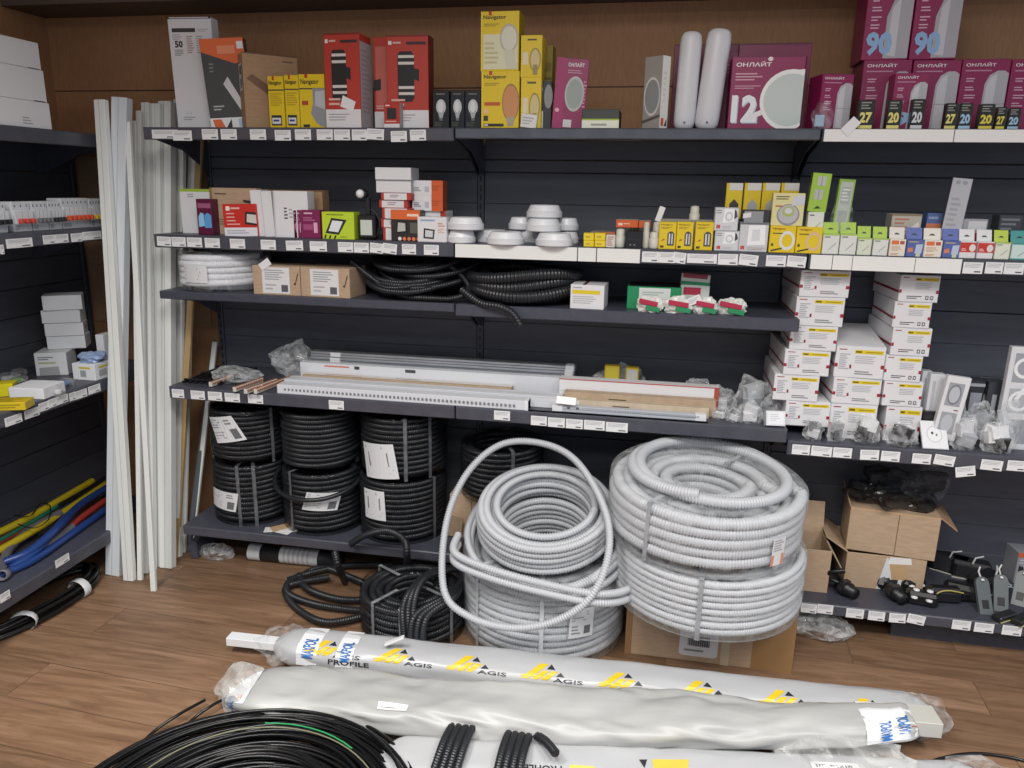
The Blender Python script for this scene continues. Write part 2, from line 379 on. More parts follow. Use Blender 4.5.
tags('the middle bay duct shelf edge', [(494, 510, 0, .002), (531, 547, 0, -.006), (548, 565, 0, -.008), (566, 583, 0, -.008), (584, 605, 0, -.008), (606, 628, 0, -.009)], ZF-.02, y0=425)
tags('the right bay carton shelf edge', [(792, 810), (811, 832, .02), (833, 852), (860, 879, -.05), (881, 900), (912, 931), (934, 955, .1), (957, 977, -.2, -.028), (981, 1003, .04, -.004), (1007, 1026)], ZFP-.024, y0=450)
tags('the right bay lowest shelf edge', [(801, 817), (817, 833, 0, .004), (846, 864), (868, 885), (889, 906, -.04), (907, 925, .12, .003), (952, 971), (974, 994), (1002, 1022)], ZBP-.017, y0=618)
tags('the right bay second shelf edge', [(963, 983, 0, -.002), (985, 1003), (1004, 1024)], ZS-.022, y0=268)
o = MB().box(-.022, -.0004, -.013, .022, .0004, .013, M('e4e5e6', .4)).build('price_tag', loc=(atY(851, 124, -.004).x, -.004, ZT+.005), rot=(0, -.85, 0)); tag(o, 'white paper price tag tilted diagonally on the right bay top shelf edge', 'price tag')
for where, lst in (('the left rack breaker shelf edge', [(0, 4, 250, 249), (6, 32, 245, 241), (43, 55, 240, 239), (55, 68, 239, 238), (71, 82, 238, 237), (82, 101, 236, 235)]),
                   ('the left rack small box shelf edge', [(5, 22, 423, 417), (24, 39, 415, 411), (39, 49, 409, 404), (48, 56, 405, 401), (56, 68, 402, 397), (69, 75, 398, 395), (75, 87, 396, 392), (88, 100, 391, 387)]),
                   ('the left rack lowest shelf edge', [(0, 10, 600, 593), (55, 69, 564, 557)])):
    for n, (a, b, c, d) in enumerate(lst): ptag(a, b, (c, d), n, where, plane='X')
# ------------------------------------------------------------------ top shelf goods
WHT, YEL, MAG, RED, ORA, LIME, INK, GRY = M('dddde0', .55), M('dfc31e', .4), M('8e2253', .4), M('b63a2e', .4), M('d8642b', .45), M('bcd433', .4), '2a2a2e', 'a9abb0'
put('lamp_box', 'tall narrow white carton with the number 50, leftmost on the top shelf', 'box', (174, 214, 17), ZT, .09, .05, WHT,
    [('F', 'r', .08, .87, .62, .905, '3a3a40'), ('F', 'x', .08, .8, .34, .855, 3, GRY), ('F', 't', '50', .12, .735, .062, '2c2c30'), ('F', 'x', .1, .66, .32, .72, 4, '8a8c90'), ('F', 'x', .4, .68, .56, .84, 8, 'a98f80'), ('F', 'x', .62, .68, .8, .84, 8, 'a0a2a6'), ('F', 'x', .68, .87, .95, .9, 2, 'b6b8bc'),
     ('F', 'n', .3, .15, .06, .012, .2, 'b0b2b6'), ('F', 'x', .16, .08, .5, .12, 2, 'a4a6aa'), ('F', 'r', .0, .985, 1, 1., '17171a')],
    rz=.12, ry=-.015)
q = atY(192, 12, .09)
mb = MB(); mb.T = Matrix.Rotation(-.35, 4, 'X'); mb.box(-.062, -.0, 0, .062, .09, .002, WHT); f = mb.build('top_flap', bpy.data.objects['lamp_box'], loc=(0, -.03, atY(194, 17, .07).z-ZT+.002))
put('lamp_box', 'orange and charcoal carton leaning beside the tall white carton', 'box', (209, 248, 38), ZT, .05, .035, M('3c3b3c', .5),
    [('F', 'p', [(0, 1), (1, 1), (1, .76), (.75, .72), (0, .86)], 'd8642b'), ('F', 'r', .38, .83, .78, .92, 'e08a64'), ('F', 'r', .84, .88, .98, .96, 'e2e2e2'), ('F', 'r', 0, 0, 1, .125, 'e2e2e4'), ('F', 'p', [(.1, .015), (.34, .015), (.26, .11), (.06, .11)], ORA), ('F', 'p', [(.36, .01), (.5, .01), (.5, .11)], '222226'), ('F', 'r', .66, .015, .95, .11, '9fc3da'),
     ('F', 'p', [(.42, .5), (.54, .58), (.86, .25), (.8, .16)], 'c9c9cb'), ('F', 'x', .12, .2, .4, .27, 2, 'b0b0b2'), ('F', 'x', .15, .62, .3, .74, 3, '77787a')], ry=-.07, rz=.25)
z = put('carton', 'brown carton with a white side sticker beside the orange and charcoal carton', 'box', (240, 290, 54), ZT, .06, .06, CARD2,
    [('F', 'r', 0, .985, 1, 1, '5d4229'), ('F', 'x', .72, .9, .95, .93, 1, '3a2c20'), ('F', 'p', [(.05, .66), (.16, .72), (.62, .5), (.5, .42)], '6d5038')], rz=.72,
    parts=[('side_sticker', 'white barcode sticker', [('L', 'r', .2, .5, .8, .86, 'd8d8d8'), ('L', 'r', .3, .72, .7, .83, '6a6a6c'), ('L', 'r', .3, .53, .7, .66, '85868a'), ('L', 'r', .62, .55, .72, .84, '38383c')])])
def naviga(px, where, big=False, rz=0):
    its = [('F', 'r', .0, .0, .02, 1, 'f2dc4a'), ('F', 'r', .0, .72, 1, .745, '4a4636'), ('F', 'x', .1, .42, .9, .68, 6, 'b39a1c'), ('F', 'r', .12, .05, .8, .25, '26262a'), ('F', 'r', .16, .08, .74, .2, 'd6d6da'), ('F', 'x', .24, .1, .66, .18, 1, '2c3c78'), ('F', 'r', .28, .92, .42, 1.0, 'b63a2e'), ('F', 't', 'Navigator', .06, .81, .1, '2a2418', .84)]
    if big: its = its[:2]+[('F', 't', 'Navigator', .06, .79, .12, '2a2418', .72), ('F', 'r', .22, .93, .34, 1., 'b63a2e'), ('F', 'r', .08, .43, .33, .51, 'a8452a'), ('F', 'p', [(.52, .74), (1, .74), (1, .02), (.82, .04), (.62, .1), (.42, .28), (.52, .46)], '8f9198'), ('F', 'p', [(.62, .68), (1, .7), (1, .35), (.6, .42)], 'b9bbc0'), ('F', 'r', .1, .02, .36, .07, '2a2a2e')]
    put('bulb_box', 'yellow bulb carton '+where, 'box', px, ZT, .03, .06, YEL, its, 'yellow bulb cartons beside the brown carton', rz=rz)
naviga((269, 284, 76), 'leftmost of the trio beside the brown carton'); naviga((285.5, 299, 75), 'in the middle of the trio beside the brown carton'); naviga((300, 325, 74), 'with a grey lamp picture against the red lantern box', True)
def lantern_pic(a=.2, b=.62, y=.33):
    return [('F', 'p', [(a, y), (a+.06, y-.04), (b-.06, y-.04), (b, y), (b, y+.46), (b-.06, y+.5), (a+.06, y+.5), (a, y+.46)], '201f22'), ('F', 'p', [(b, y+.32), (b+.12, y+.31), (b+.12, y+.18), (b, y+.2)], '242326')] + \
        [('F', 'r', a+.02, y+v, b, y+v+.03, 'd6d2cc') for v in (.035, .1, .36, .43)] + \
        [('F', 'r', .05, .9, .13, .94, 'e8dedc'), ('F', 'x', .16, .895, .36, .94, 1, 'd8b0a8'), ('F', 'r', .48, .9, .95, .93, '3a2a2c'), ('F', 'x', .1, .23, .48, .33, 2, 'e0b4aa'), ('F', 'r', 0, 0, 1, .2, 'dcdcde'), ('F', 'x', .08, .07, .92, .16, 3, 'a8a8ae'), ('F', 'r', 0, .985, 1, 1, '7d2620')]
put('lantern_box', 'red wall lantern carton with a stuck white note and pale grey side', 'box', (325, 361, 33), ZT, .02, .085, RED, lantern_pic()+[('R', 'r', 0, 0, 1, .92, 'b0b0b6'), ('R', 'x', .1, .15, .9, .85, 14, '9a9aa2'), ('F', 'p', [(.42, .23), (.78, .18), (.86, .28), (.5, .35)], 'e6e6e8')], rz=-.04)
put('lantern_box', 'red wall lantern carton mostly hidden between two other red cartons', 'box', (374, 394, 37), ZT, .09, .06, RED, [('F', 'r', 0, 0, 1, .2, 'dcdcde'), ('F', 'r', .1, .24, .9, .9, 'c4685c'), ('F', 'p', [(.0, .42), (.35, .44), (.35, .56), (0, .54)], '242326'), ('F', 'x', .1, .22, .6, .27, 2, 'e0b4aa')])
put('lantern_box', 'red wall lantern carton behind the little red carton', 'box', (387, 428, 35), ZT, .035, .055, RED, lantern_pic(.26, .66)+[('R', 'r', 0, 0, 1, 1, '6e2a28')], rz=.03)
put('switch_box', 'little red carton with a black square picture at the foot of the red lantern boxes', 'box', (384, 400, 103), ZT, .008, .025, RED, [('F', 'r', .2, .35, .8, .8, '2c2a30'), ('F', 'r', 0, 0, 1, .16, 'dcdcde'), ('F', 'x', .1, .84, .6, .95, 1, 'e8dede'), ('F', 'x', .1, .2, .8, .3, 1, 'e0b4aa'), ('R', 'r', 0, 0, 1, 1, '9a989c')], rz=-.08)
def bulbbox(px, where):
    put('bulb_box', 'black bulb carton with a white bulb picture '+where, 'box', px, ZT, .02, .055, M('141517', .25),
        [('F', 'e', .5, .56, .3, .2, 'bfc3c6'), ('F', 'p', [(.3, .46), (.7, .46), (.6, .27), (.4, .27)], 'a9adb0'), ('F', 'r', .4, .2, .6, .27, '6a6c70'), ('F', 'e', .48, .56, .16, .15, 'd6d9db'), ('F', 'x', .1, .04, .8, .16, 3, '4a5044'), ('F', 'x', .2, .86, .8, .92, 1, '74746c')], 'black bulb cartons')
bulbbox((433, 449, 90), 'beside the red lantern box'); bulbbox((450.5, 464.5, 90), 'in the middle of its trio'); bulbbox((465, 481, 90), 'against the yellow bulb tower')
nav = lambda low: [('F', 'r', 0, 0, .02, 1, 'f2dc4a'), ('F', 't', 'Navigator', .06, .85, .085, '2a2418', .6), ('F', 'r', .2, .93, .28, 1, 'b63a2e'), ('F', 'x', .08, .74, .55, .8, 2, 'a08c20')] + \
    ([('F', 'e', .78, .45, .33*.7, .33, '9a7a3a'), ('F', 'e', .78, .45, .3*.7, .3, 'c88d5c'), ('F', 'p', [(.66, .2), (.9, .2), (.86, .04), (.7, .04)], 'a9a08c'), ('F', 'r', .08, .4, .5, .46, 'c0562c'), ('F', 'r', .06, .13, .18, .22, '3a3420'), ('F', 'r', .06, .03, .6, .08, '26241c'), ('F', 'r', .08, .04, .18, .07, 'd8d4c0'), ('F', 'e', .12, .3, .07, .05, 'e8c08c')] if low else
     [('F', 'r', .06, .03, .97, .62, 'dcdab8'), ('F', 'e', .74, .55, .24, .24, 'b9b7a4'), ('F', 'e', .74, .55, .2, .2, 'd9d8c6'), ('F', 'p', [(.6, .36), (.88, .36), (.97, .03), (.68, .03)], 'cfceb8'), ('F', 'x', .1, .1, .5, .5, 5, 'c3bf90')])
z = put('globe_bulb_box', 'large yellow globe bulb carton with an amber bulb, lower of the tower', 'box', (481.5, 519, 71), ZT, .015, .075, YEL, nav(True), 'yellow bulb tower')
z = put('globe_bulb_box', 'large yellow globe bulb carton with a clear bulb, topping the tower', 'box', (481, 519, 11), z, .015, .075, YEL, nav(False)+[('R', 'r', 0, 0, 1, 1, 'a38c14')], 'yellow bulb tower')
med = [('F', 'r', 0, 0, .03, 1, 'f2dc4a'), ('F', 'x', .3, .84, .8, .93, 1, '5a5030'), ('F', 'r', .08, .3, .34, .6, 'e0d6b0'), ('F', 'e', .68, .42, .28, .28, 'a58d48'), ('F', 'e', .68, .42, .22, .24, 'cfc08a'), ('F', 'r', .58, .06, .8, .3, '9c8a58')]
z = put('bulb_box', 'small yellow bulb carton under another, right of the tower', 'box', (521, 541, 77), ZT, .02, .07, YEL, med, 'small yellow bulb cartons')
z = put('bulb_box', 'small yellow bulb carton stacked on another, right of the tower', 'box', (521, 542, 35), z, .025, .07, YEL, med, 'small yellow bulb cartons')
put('bulb_box', 'plain yellow carton half hidden behind the magenta round lamp box', 'box', (540, 552, 45), ZT, .12, .06, M('8a7818', .5), [('F', 'r', 0, .6, 1, .63, '5c5010'), ('F', 'r', .1, .7, .9, .8, '6d5f14')])
put('tag_bundle', 'crumpled white paper tag in front of the small yellow bulb cartons', 'tag', (520, 536, 114), ZT, .004, .012, M('d8d8d6', .5), [('F', 'x', .1, .2, .8, .8, 3, 'a9aaae')], ry=.12)
put('lamp_box', 'navy and white carton with a grey disc left of the magenta round lamp box', 'box', (537, 551, 81), ZT, .04, .09, M('20222e', .4), [('F', 'r', 0, 0, .45, .38, 'cfcfce'), ('F', 'r', .46, 0, 1, 1, '33363a'), ('F', 'e', .8, .68, .3, .25, '8d9194'), ('F', 'x', .05, .45, .4, .9, 3, '8f93a8')])
onl = M('8a2153', .4)
put('lamp_box', 'magenta carton with a pale oval lamp, leaning beside the navy and white carton', 'box', (552, 584, 58), ZT, .03, .035, onl,
    [('F', 'r', 0, 0, .3, 1, '9c2d63'), ('F', 'e', .62, .5, .3, .25, 'b4b8b6'), ('F', 'e', .62, .5, .25, .21, '98a09c'), ('F', 't', 'ОНЛАЙТ', .36, .88, .07, 'e4dce0', .5), ('F', 'x', .36, .78, .9, .84, 2, 'c08ca4'), ('F', 'x', .88, .3, .98, .7, 8, 'c08ca4'), ('F', 'r', .34, .02, .6, .13, 'cfcfd0'), ('F', 'e', .12, .26, .07, .03, 'd8a8bc')], ry=.06, rz=.1)
put('lamp_box', 'low flat carton in white and green beside the magenta oval lamp carton', 'box', (582, 619, 109), ZT, .02, .12, M('3c403a', .5), [('F', 'r', 0, 0, 1, .42, 'e6e8d8'), ('F', 'r', 0, .42, 1, .5, '9cb83c'), ('T', 'e', .62, .5, .34, .36, 'cfd2cc'), ('T', 'p', [(.02, .1), (.4, .05), (.3, .6), (.02, .7)], '8fae3a'), ('F', 'x', .25, .06, .8, .3, 1, 'a0a49c')])
put('panel_lamp_box', 'pale carton with a ring lamp picture and bright narrow side', 'box', (645, 667, 56), ZT, .03, .035, M('9c9994', .5), [('F', 'n', .5, .45, .46, .27, .14, 'd2d4d4'), ('F', 'e', .5, .45, .4, .235, '8f9496'), ('F', 'p', [(0, .08), (1, .16), (1, .2), (0, .12)], '5a5652'), ('R', 'r', 0, 0, 1, 1, 'e8e8e2'), ('R', 'r', .15, .04, .5, .15, 'd0573a'), ('R', 'p', [(.55, .04), (.9, .04), (.9, .15)], '2a2a2c'), ('R', 'x', .25, .35, .6, .8, 6, 'd6d6d0')], rz=-.62)
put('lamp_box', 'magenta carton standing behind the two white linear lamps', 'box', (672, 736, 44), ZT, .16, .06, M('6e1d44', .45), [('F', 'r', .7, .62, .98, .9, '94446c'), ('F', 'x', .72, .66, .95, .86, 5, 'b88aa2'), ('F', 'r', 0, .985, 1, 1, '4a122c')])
def linear_lamp(pl, pr, pt, label, tilt):
    a, b = atY(pl, 80, .05), atY(pr, 80, .05); w = b.x-a.x; h = (atY((pl+pr)/2, pt, .05).z-ZT)
    root = empty('linear_lamp', label, 'lamp', ((a.x+b.x)/2, .06, ZT), (0, tilt, 0), 'white linear lamps')
    n = 16; sec = [(w/2*math.cos(t*2*PI/n), .021*math.sin(t*2*PI/n)) for t in range(n)]
    mb = MB(); rows = []
    for zz, k in ((.0, .55), (.006, .85), (.016, .97), (.03, 1), (h-.03, 1), (h-.012, .93), (h-.003, .72), (h, .4)): rows.append([(x*k, y*k, zz) for x, y in sec])
    vs = [p for r in rows for p in r]; fs = [(i*n+j, i*n+(j+1) % n, (i+1)*n+(j+1) % n, (i+1)*n+j) for i in range(len(rows)-1) for j in range(n)]
    mb.add(vs, fs+[tuple(range(n))[::-1], tuple(range((len(rows)-1)*n, len(rows)*n))], M('d3d5da', .35), True); mb.build('diffuser', root)
    e = MB(); 
    for sx in (-.25, .25): e.lathe([(0, 0), (.004, 0), (.004, .003), (0, .003)], '8d9096', 10, x=w*sx, y=0, z=0)
    e.T = Matrix.Translation((0, -.019, .018)) @ Matrix.Rotation(PI/2, 4, 'X'); e.lathe([(.0, .0), (.003, .0), (.003, .003), (0, .003)], '77797e', 10)
    e.build('end_screw', root)
linear_lamp(676, 698, 31, 'white rounded linear lamp standing upright, left of a pair', .02)
linear_lamp(697, 722, 28, 'white rounded linear lamp tilted right, beside the big magenta carton', .075)
put('panel_lamp_box', 'big magenta carton with a round white panel lamp and the number 12', 'box', (730, 803, 56), ZT, .035, .09, onl,
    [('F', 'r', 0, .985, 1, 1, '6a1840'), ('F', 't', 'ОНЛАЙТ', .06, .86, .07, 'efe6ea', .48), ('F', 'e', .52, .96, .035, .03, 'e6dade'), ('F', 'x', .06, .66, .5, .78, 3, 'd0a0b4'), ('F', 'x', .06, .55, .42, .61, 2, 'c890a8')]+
    [('F', 'p', [(.41+.0*math.cos(0), .42)]+[(1-.0, .42)], 'cfd6d4')][:0]+
    [('F', 'p', [(.999, .82)]+[(.84-.42*math.sin(t), .4+.42*math.cos(t)) for t in [i*PI/16 for i in range(-3, 17)] if .84-.42*math.sin(t) <= .999]+[(.96, .02), (.999, .05)], 'eceeee'),
     ('F', 'p', [(.999, .76)]+[(.84-.37*math.sin(t), .4+.36*math.cos(t)) for t in [i*PI/16 for i in range(-3, 17)] if .84-.37*math.sin(t) <= .999]+[(.96, .07), (.999, .1)], 'c4cfcc'),
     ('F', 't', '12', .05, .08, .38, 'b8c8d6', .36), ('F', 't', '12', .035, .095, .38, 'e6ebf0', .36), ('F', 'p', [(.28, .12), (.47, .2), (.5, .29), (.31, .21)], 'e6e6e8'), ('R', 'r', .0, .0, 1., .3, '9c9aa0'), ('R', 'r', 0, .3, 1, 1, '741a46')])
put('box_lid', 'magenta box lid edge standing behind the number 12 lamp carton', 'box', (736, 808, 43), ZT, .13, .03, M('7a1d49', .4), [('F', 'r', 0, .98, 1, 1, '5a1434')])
def cyl_lamp_pic(num, s=1.):
    its = [('F', 'p', [(.5, .0), (.985, .0), (.985, .8), (.9, .84), (.75, .84), (.6, .78), (.52, .66)], 'b4b4ba'), ('F', 'p', [(.56, .05), (.75, .03), (.75, .8), (.62, .74), (.56, .62)], 'cdcdd2'), ('F', 'r', .5, .38, .985, .39, '94949a'),
           ('F', 't', 'ОНЛАЙТ', .08, .9, .055, 'e6dce2', .62), ('F', 'x', .08, .82, .9, .86, 1, 'bb86a2')]+[('F', 'x', .12, v, .36, v+.07, 2, 'd2a8bc') for v in (.68, .56, .45, .34)]
    if num: its += [('F', 't', num, .08, .06, .26, '9fc0e2', .52)]
    return its
zl = []
for i, (a, b, t, w) in enumerate(((860, 908, 60, 'first from the left of the lower row'), (909.5, 957, 60, 'second of the lower row'), (958, 1006, 59, 'third of the lower row'), (1007, 1055, 59, 'cut by the right picture edge'))):
    zl.append(put('lamp_box', 'magenta bulb carton with a pale cylinder lamp, '+w, 'box', (a, b, t), ZT, .10, .13, onl, cyl_lamp_pic(''), 'large magenta bulb cartons'))
up = [q for q in cyl_lamp_pic('90') if q[1] != 't' or q[2] == '90']
for a, b, w in ((866, 913, 'left'), (914.5, 962, 'right')):
    put('lamp_box', 'magenta carton with a blue number 90, %s of the two stacked on the lower row' % w, 'box', (a, b, -28), zl[0], .10, .13, onl, [('F', 'p', [(.46, .02), (.985, .02), (.985, .7), (.85, .76), (.6, .72), (.46, .5)], 'a9a9b0'), ('F', 'p', [(.52, .06), (.72, .04), (.72, .72), (.56, .6)], 'c6c6cc'), ('F', 't', 'ОНЛАЙТ', .08, .9, .055, 'e6dce2', .62), ('F', 't', '90', .07, .05, .28, '8db4dc', .56)]+[('F', 'x', .12, v, .34, v+.07, 2, 'd2a8bc') for v in (.66, .55, .44, .35)], 'stacked magenta 90 cartons')
put('lamp_box', 'small magenta bulb carton in front of the lower row of big ones', 'box', (892, 926, 73), ZT, .035, .06, onl, cyl_lamp_pic('9'))
put('lamp_box', 'small magenta bulb carton standing alone behind a clear packet', 'box', (815, 849, 74), ZT, .04, .08, onl, cyl_lamp_pic(''), rz=.25)
def crumple(name, parent, sx, sy, sz, m, seed, amp=.35, loc=(0, 0, 0), sub=3, rot=(0, 0, 0), pinch=0):
    bm = __import__('bmesh').new(); __import__('bmesh').ops.create_icosphere(bm, subdivisions=sub, radius=1)
    off = Vector((seed*3.1, seed*1.7, seed*.9))
    for v in bm.verts:
        k = 1+amp*noise.noise(v.co*1.6+off)+amp*.6*noise.noise(v.co*4+off)+amp*.35*abs(noise.noise(v.co*9+off))
        p = v.co*k
        if pinch and p.z > .2: f = max(.12, 1-pinch*(p.z-.2)); p.x *= f; p.y *= f
        v.co = Vector((p.x*sx, p.y*sy, max(p.z, -.72)*sz+.72*sz))
    me = bpy.data.meshes.new(name); bm.to_mesh(me); bm.free(); me.materials.append(m)
    o = bpy.data.objects.new(name, me); COL.objects.link(o); o.location = loc; o.rotation_euler = rot
    if parent: o.parent = parent
    return o
q = atY(822, 120, .012); o = crumple('plastic_packet', None, .026, .008, .042, FILM, 3, loc=(q.x, .014, ZT), pinch=.5); tag(o, 'small clear plastic packet leaning on the lone small magenta bulb carton', 'packet')
mb = MB(); mb.box(-.012, -.003, 0, .012, .003, .03, '9ab4cc'); mb.build('card_insert', o, loc=(-.006, 0, .005))
# blister bulb packs along the front of the right top shelf
bl = [(858, 874, 100, 'ddd27a', 'first'), (887, 901, 100, 'ddd27a', 'second'), (911, 924, 99, 'c9ced4', 'third'), (945, 957, 103, 'ddd27a', 'fourth'), (959, 972, 103, '9cc0dc', 'fifth'), (979, 994, 104, 'd8c84a', 'sixth'), (996, 1006, 107, 'd8c84a', 'seventh'), (1008, 1020, 108, '9cc0dc', 'eighth')]
for i, (a, b, t, c, w) in enumerate(bl):
    put('halogen_bulb_pack', f'tiny bulb pack, {w} from the left along the right top shelf front', 'pack', (a, b, t), ZT, .008, .02, M('23241f', .25), [('F', 'r', .06, 0, .94, .12, c), ('F', 't', '20' if i % 3 else '27', .12, .2, .38, c, .76), ('F', 'x', .15, .66, .85, .95, 3, '8f9088'), ('R', 'r', 0, 0, 1, .9, 'a9a58c')], 'tiny bulb packs')
# white cartons on the left rack's top
x1 = atX(53, 124, -.22)
def lbox(name, label, y0, y1, z0, z1, xa, xb, m, items, group=None, rz=0):
    w, d, h = xb-xa, y1-y0, z1-z0; mb = MB(); mb.box(-w/2, -d/2, 0, w/2, d/2, h, m); mb.prints(w, d, h, items)
    o = mb.build(name, loc=((xa+xb)/2, (y0+y1)/2, z0), rot=(0, 0, rz)); return tag(o, label, 'box', group)
yy = atX(52, 122, XF-.01).y
for k, (h0, h1, w) in enumerate(((0, .075, 'lowest'), (.076, .165, 'middle'), (.166, .24, 'topmost'))):
    lbox('white_carton', 'white carton at the %s of the pile on the left rack top' % w if w == 'middle' else 'white carton, %s of the pile on the left rack top' % w, yy-.36, yy-.003*k, 1.478+h0, 1.478+h1, XF-.2, XF-.012-.003*k, WHT, [('R', 'x', .7, .1, .82, .4, 3, 'a0a0a6')] if not k else [('R', 'r', .86, .0, .98, .03, '3a3a3e')], 'white cartons on the left rack top')
# ------------------------------------------------------------------ second shelf goods
put('lamp_box', 'white carton with a lime top edge, leftmost on the second shelf', 'box', (181, 211, 189), ZS, .08, .05, WHT, [('F', 'r', 0, .94, 1, 1, '9cb832'), ('F', 'x', .25, .8, .5, .9, 2, '9a9ca2')])
put('lamp_box', 'small dark magenta carton with blue arches in front of the lime topped carton', 'box', (197, 212, 199), ZS, .03, .05, M('5a1438', .4), [('F', 'r', .1, .75, .95, .88, '9c5678'), ('F', 'p', [(.1, .22), (.1, .5), (.25, .62), (.45, .6), (.5, .25)], '8cc4e4'), ('F', 'p', [(.5, .2), (.5, .55), (.7, .62), (.95, .55), (.95, .2)], '5a9cd4')])
put('carton', 'plain brown carton behind the red floodlight carton', 'box', (211, 257, 188), ZS, .07, .04, CARD, [('F', 'x', .1, .84, .5, .9, 1, '5d4630'), ('F', 'r', 0, 0, .05, 1, '8f6d48'), ('F', 'p', [(.72, .7), (1, .66), (1, .72), (.72, .76)], '35302c'), ('F', 'x', .15, .2, .4, .35, 3, '8f7350')])
put('carton', 'brown carton behind the three white slim boxes', 'box', (257, 323, 190), ZS, .10, .05, CARD2, [('F', 'r', .75, .2, .84, .6, '2c2826'), ('F', 'r', 0, .97, 1, 1, '7a5a3a')])
put('floodlight_box', 'red and white floodlight carton in front of the plain brown carton', 'box', (224, 257, 204), ZS, .02, .04, M('c8322a', .4), [('F', 'r', 0, 0, 1, .27, 'e2e2e8'), ('F', 'x', .08, .06, .9, .2, 2, 'a6a8b4'), ('F', 'r', .1, .8, .22, .93, 'f0e4e2'), ('F', 'x', .25, .8, .6, .92, 1, 'e8b8b0')]+[('F', 'x', .1, v, .5, v+.08, 1, 'e6b0a8') for v in (.66, .55, .44, .33)]+[('F', 'p', [(.64, .38), (1, .33), (1, .74), (.68, .76)], '26262a'), ('F', 'p', [(.7, .44), (1, .39), (1, .66), (.73, .69)], 'd0ccc4')], ry=-.03)
for a, b, t, rz, w, yf in ((253, 264, 190, -.35, 'leftmost and leaning', .03), (264, 274, 191, -.2, 'in the middle', .025), (274, 308, 191, 0, 'rightmost with printed mark', .02)):
    put('slim_box', f'white slim box, {w} of the trio beside the magenta cartons', 'box', (a, b, t), ZS, yf, .05, WHT, [('F', 'r', .0, 0, .04, 1, 'c2c2c6')]+([('F', 'x', .3, .38, .42, .66, 4, '44464a'), ('F', 'x', .44, .4, .6, .64, 3, 'b0b2b6')] if a == 274 else []), 'white slim boxes', ry=-.05 if a < 270 else 0)
for i, (a, b) in enumerate(((293.5, 297), (297.5, 301), (301.5, 320))):
    put('lamp_box', 'small magenta carton, %s of three side by side before the lime carton' % ('leftmost', 'middle', 'rightmost and widest')[i], 'box', (a, b, 210), ZS, .012+.004*(2-i), .04, M('7c1f52', .4), [('F', 'r', .1, .3, .62, .5, 'a04a78'), ('F', 'x', .15, .82, .8, .93, 1, 'dcb4c8'), ('F', 'r', .66, .2, .86, .56, 'd8a8c0'), ('F', 'x', .1, .6, .8, .76, 2, 'b06c90')], 'small magenta cartons on the second shelf')
put('floodlight_box', 'lime green floodlight carton with a tilted white lamp picture', 'box', (322, 354, 212), ZS, .01, .05, LIME, [('F', 'p', [(.1, .22), (.52, .17), (.78, .72), (.3, .78)], '26262a'), ('F', 'p', [(.2, .3), (.5, .26), (.66, .66), (.33, .69)], 'dfe3e6'), ('F', 'x', .15, .84, .75, .95, 1, '7f9420'), ('F', 'p', [(.05, .02), (.1, .02), (.14, .16), (.08, .16)], '2c3010'), ('F', 'p', [(.2, .02), (.25, .02), (.29, .14), (.23, .14)], '2c3010'), ('F', 'p', [(.36, .02), (.41, .02), (.45, .14), (.39, .14)], '2c3010'), ('F', 'x', .55, .04, .95, .14, 1, '98ac28')])
# black floodlight with a motion sensor
a, b = atY(358, 230, .02), atY(375, 230, .02); w = b.x-a.x
rt = empty('sensor_floodlight', 'small black floodlight with a white ball sensor beside the lime carton', 'floodlight', ((a.x+b.x)/2, .04, ZS))
mb = MB(); mb.box(-w/2, -.02, .004, w/2, .015, .075, '18181b', c=.004); mb.build('housing', rt); mb = MB(); mb.box(-w*.34, -.0225, .014, w*.34, -.0195, .06, 'c6cec6'); mb.prints(1, 1, 1, []); mb.build('glass', rt)
mb = MB(); mb.box(-.006, -.004, .075, .006, .008, .125, '18181b'); mb.box(-.02, -.01, .0, .02, .012, .006, '18181b'); mb.tube(smooth_path([(.026, 0, .01), (.036, 0, .05), (.024, 0, .08), (.008, 0, .09)], 6), .004, M('1b1b1e')); mb.build('bracket', rt)
mb = MB(); mb.lathe([(0, -.014), (.008, -.012), (.013, -.005), (.014, 0), (.013, .006), (.008, .012), (0, .014)], M('1b1b1e', .4), 16, x=-.012, y=0, z=.137); mb.build('sensor_mount', rt)
mb = MB(); mb.lathe([(0, -.013), (.008, -.011), (.0125, -.004), (.0125, .004), (.008, .011), (0, .013)], M('e6e8ec', .3), 16, x=-.02, y=-.012, z=.137); mb.build('sensor_ball', rt)
# white and red box stack
zz = ZS
for i, (a, b, t, m, its) in enumerate(((383, 411, 228, RED, 1), (381, 410, 219, RED, 1), (382, 411, 208, RED, 1), (379, 408, 200, RED, 1), (381, 411, 193, RED, 1), (376, 411, 180, WHT, 0), (375, 411, 167.5, WHT, 0))):
    zz = put('fitting_box', ('white end, red sided box, %s of the stack beside the orange floodlight carton' % ('lowest', 'second', 'third', 'fourth', 'fifth')[i]) if its else 'white box, %s of the stack with red sided boxes below' % ('second from the top' if i == 5 else 'topmost'), 'box', (a, b, t), zz, .03+.006*(i % 2), .075, m,
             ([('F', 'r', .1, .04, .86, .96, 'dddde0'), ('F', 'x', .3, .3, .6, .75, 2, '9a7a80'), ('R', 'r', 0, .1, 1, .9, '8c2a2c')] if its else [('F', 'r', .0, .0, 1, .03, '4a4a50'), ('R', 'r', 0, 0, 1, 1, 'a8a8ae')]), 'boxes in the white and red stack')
z = put('fitting_box', 'white and red box under the two orange ended cartons', 'box', (415, 446, 211), ZS, .07, .08, WHT, [('F', 'r', .82, 0, 1, 1, 'a8332c'), ('F', 'x', .1, .2, .7, .8, 5, 'b8b8be')])
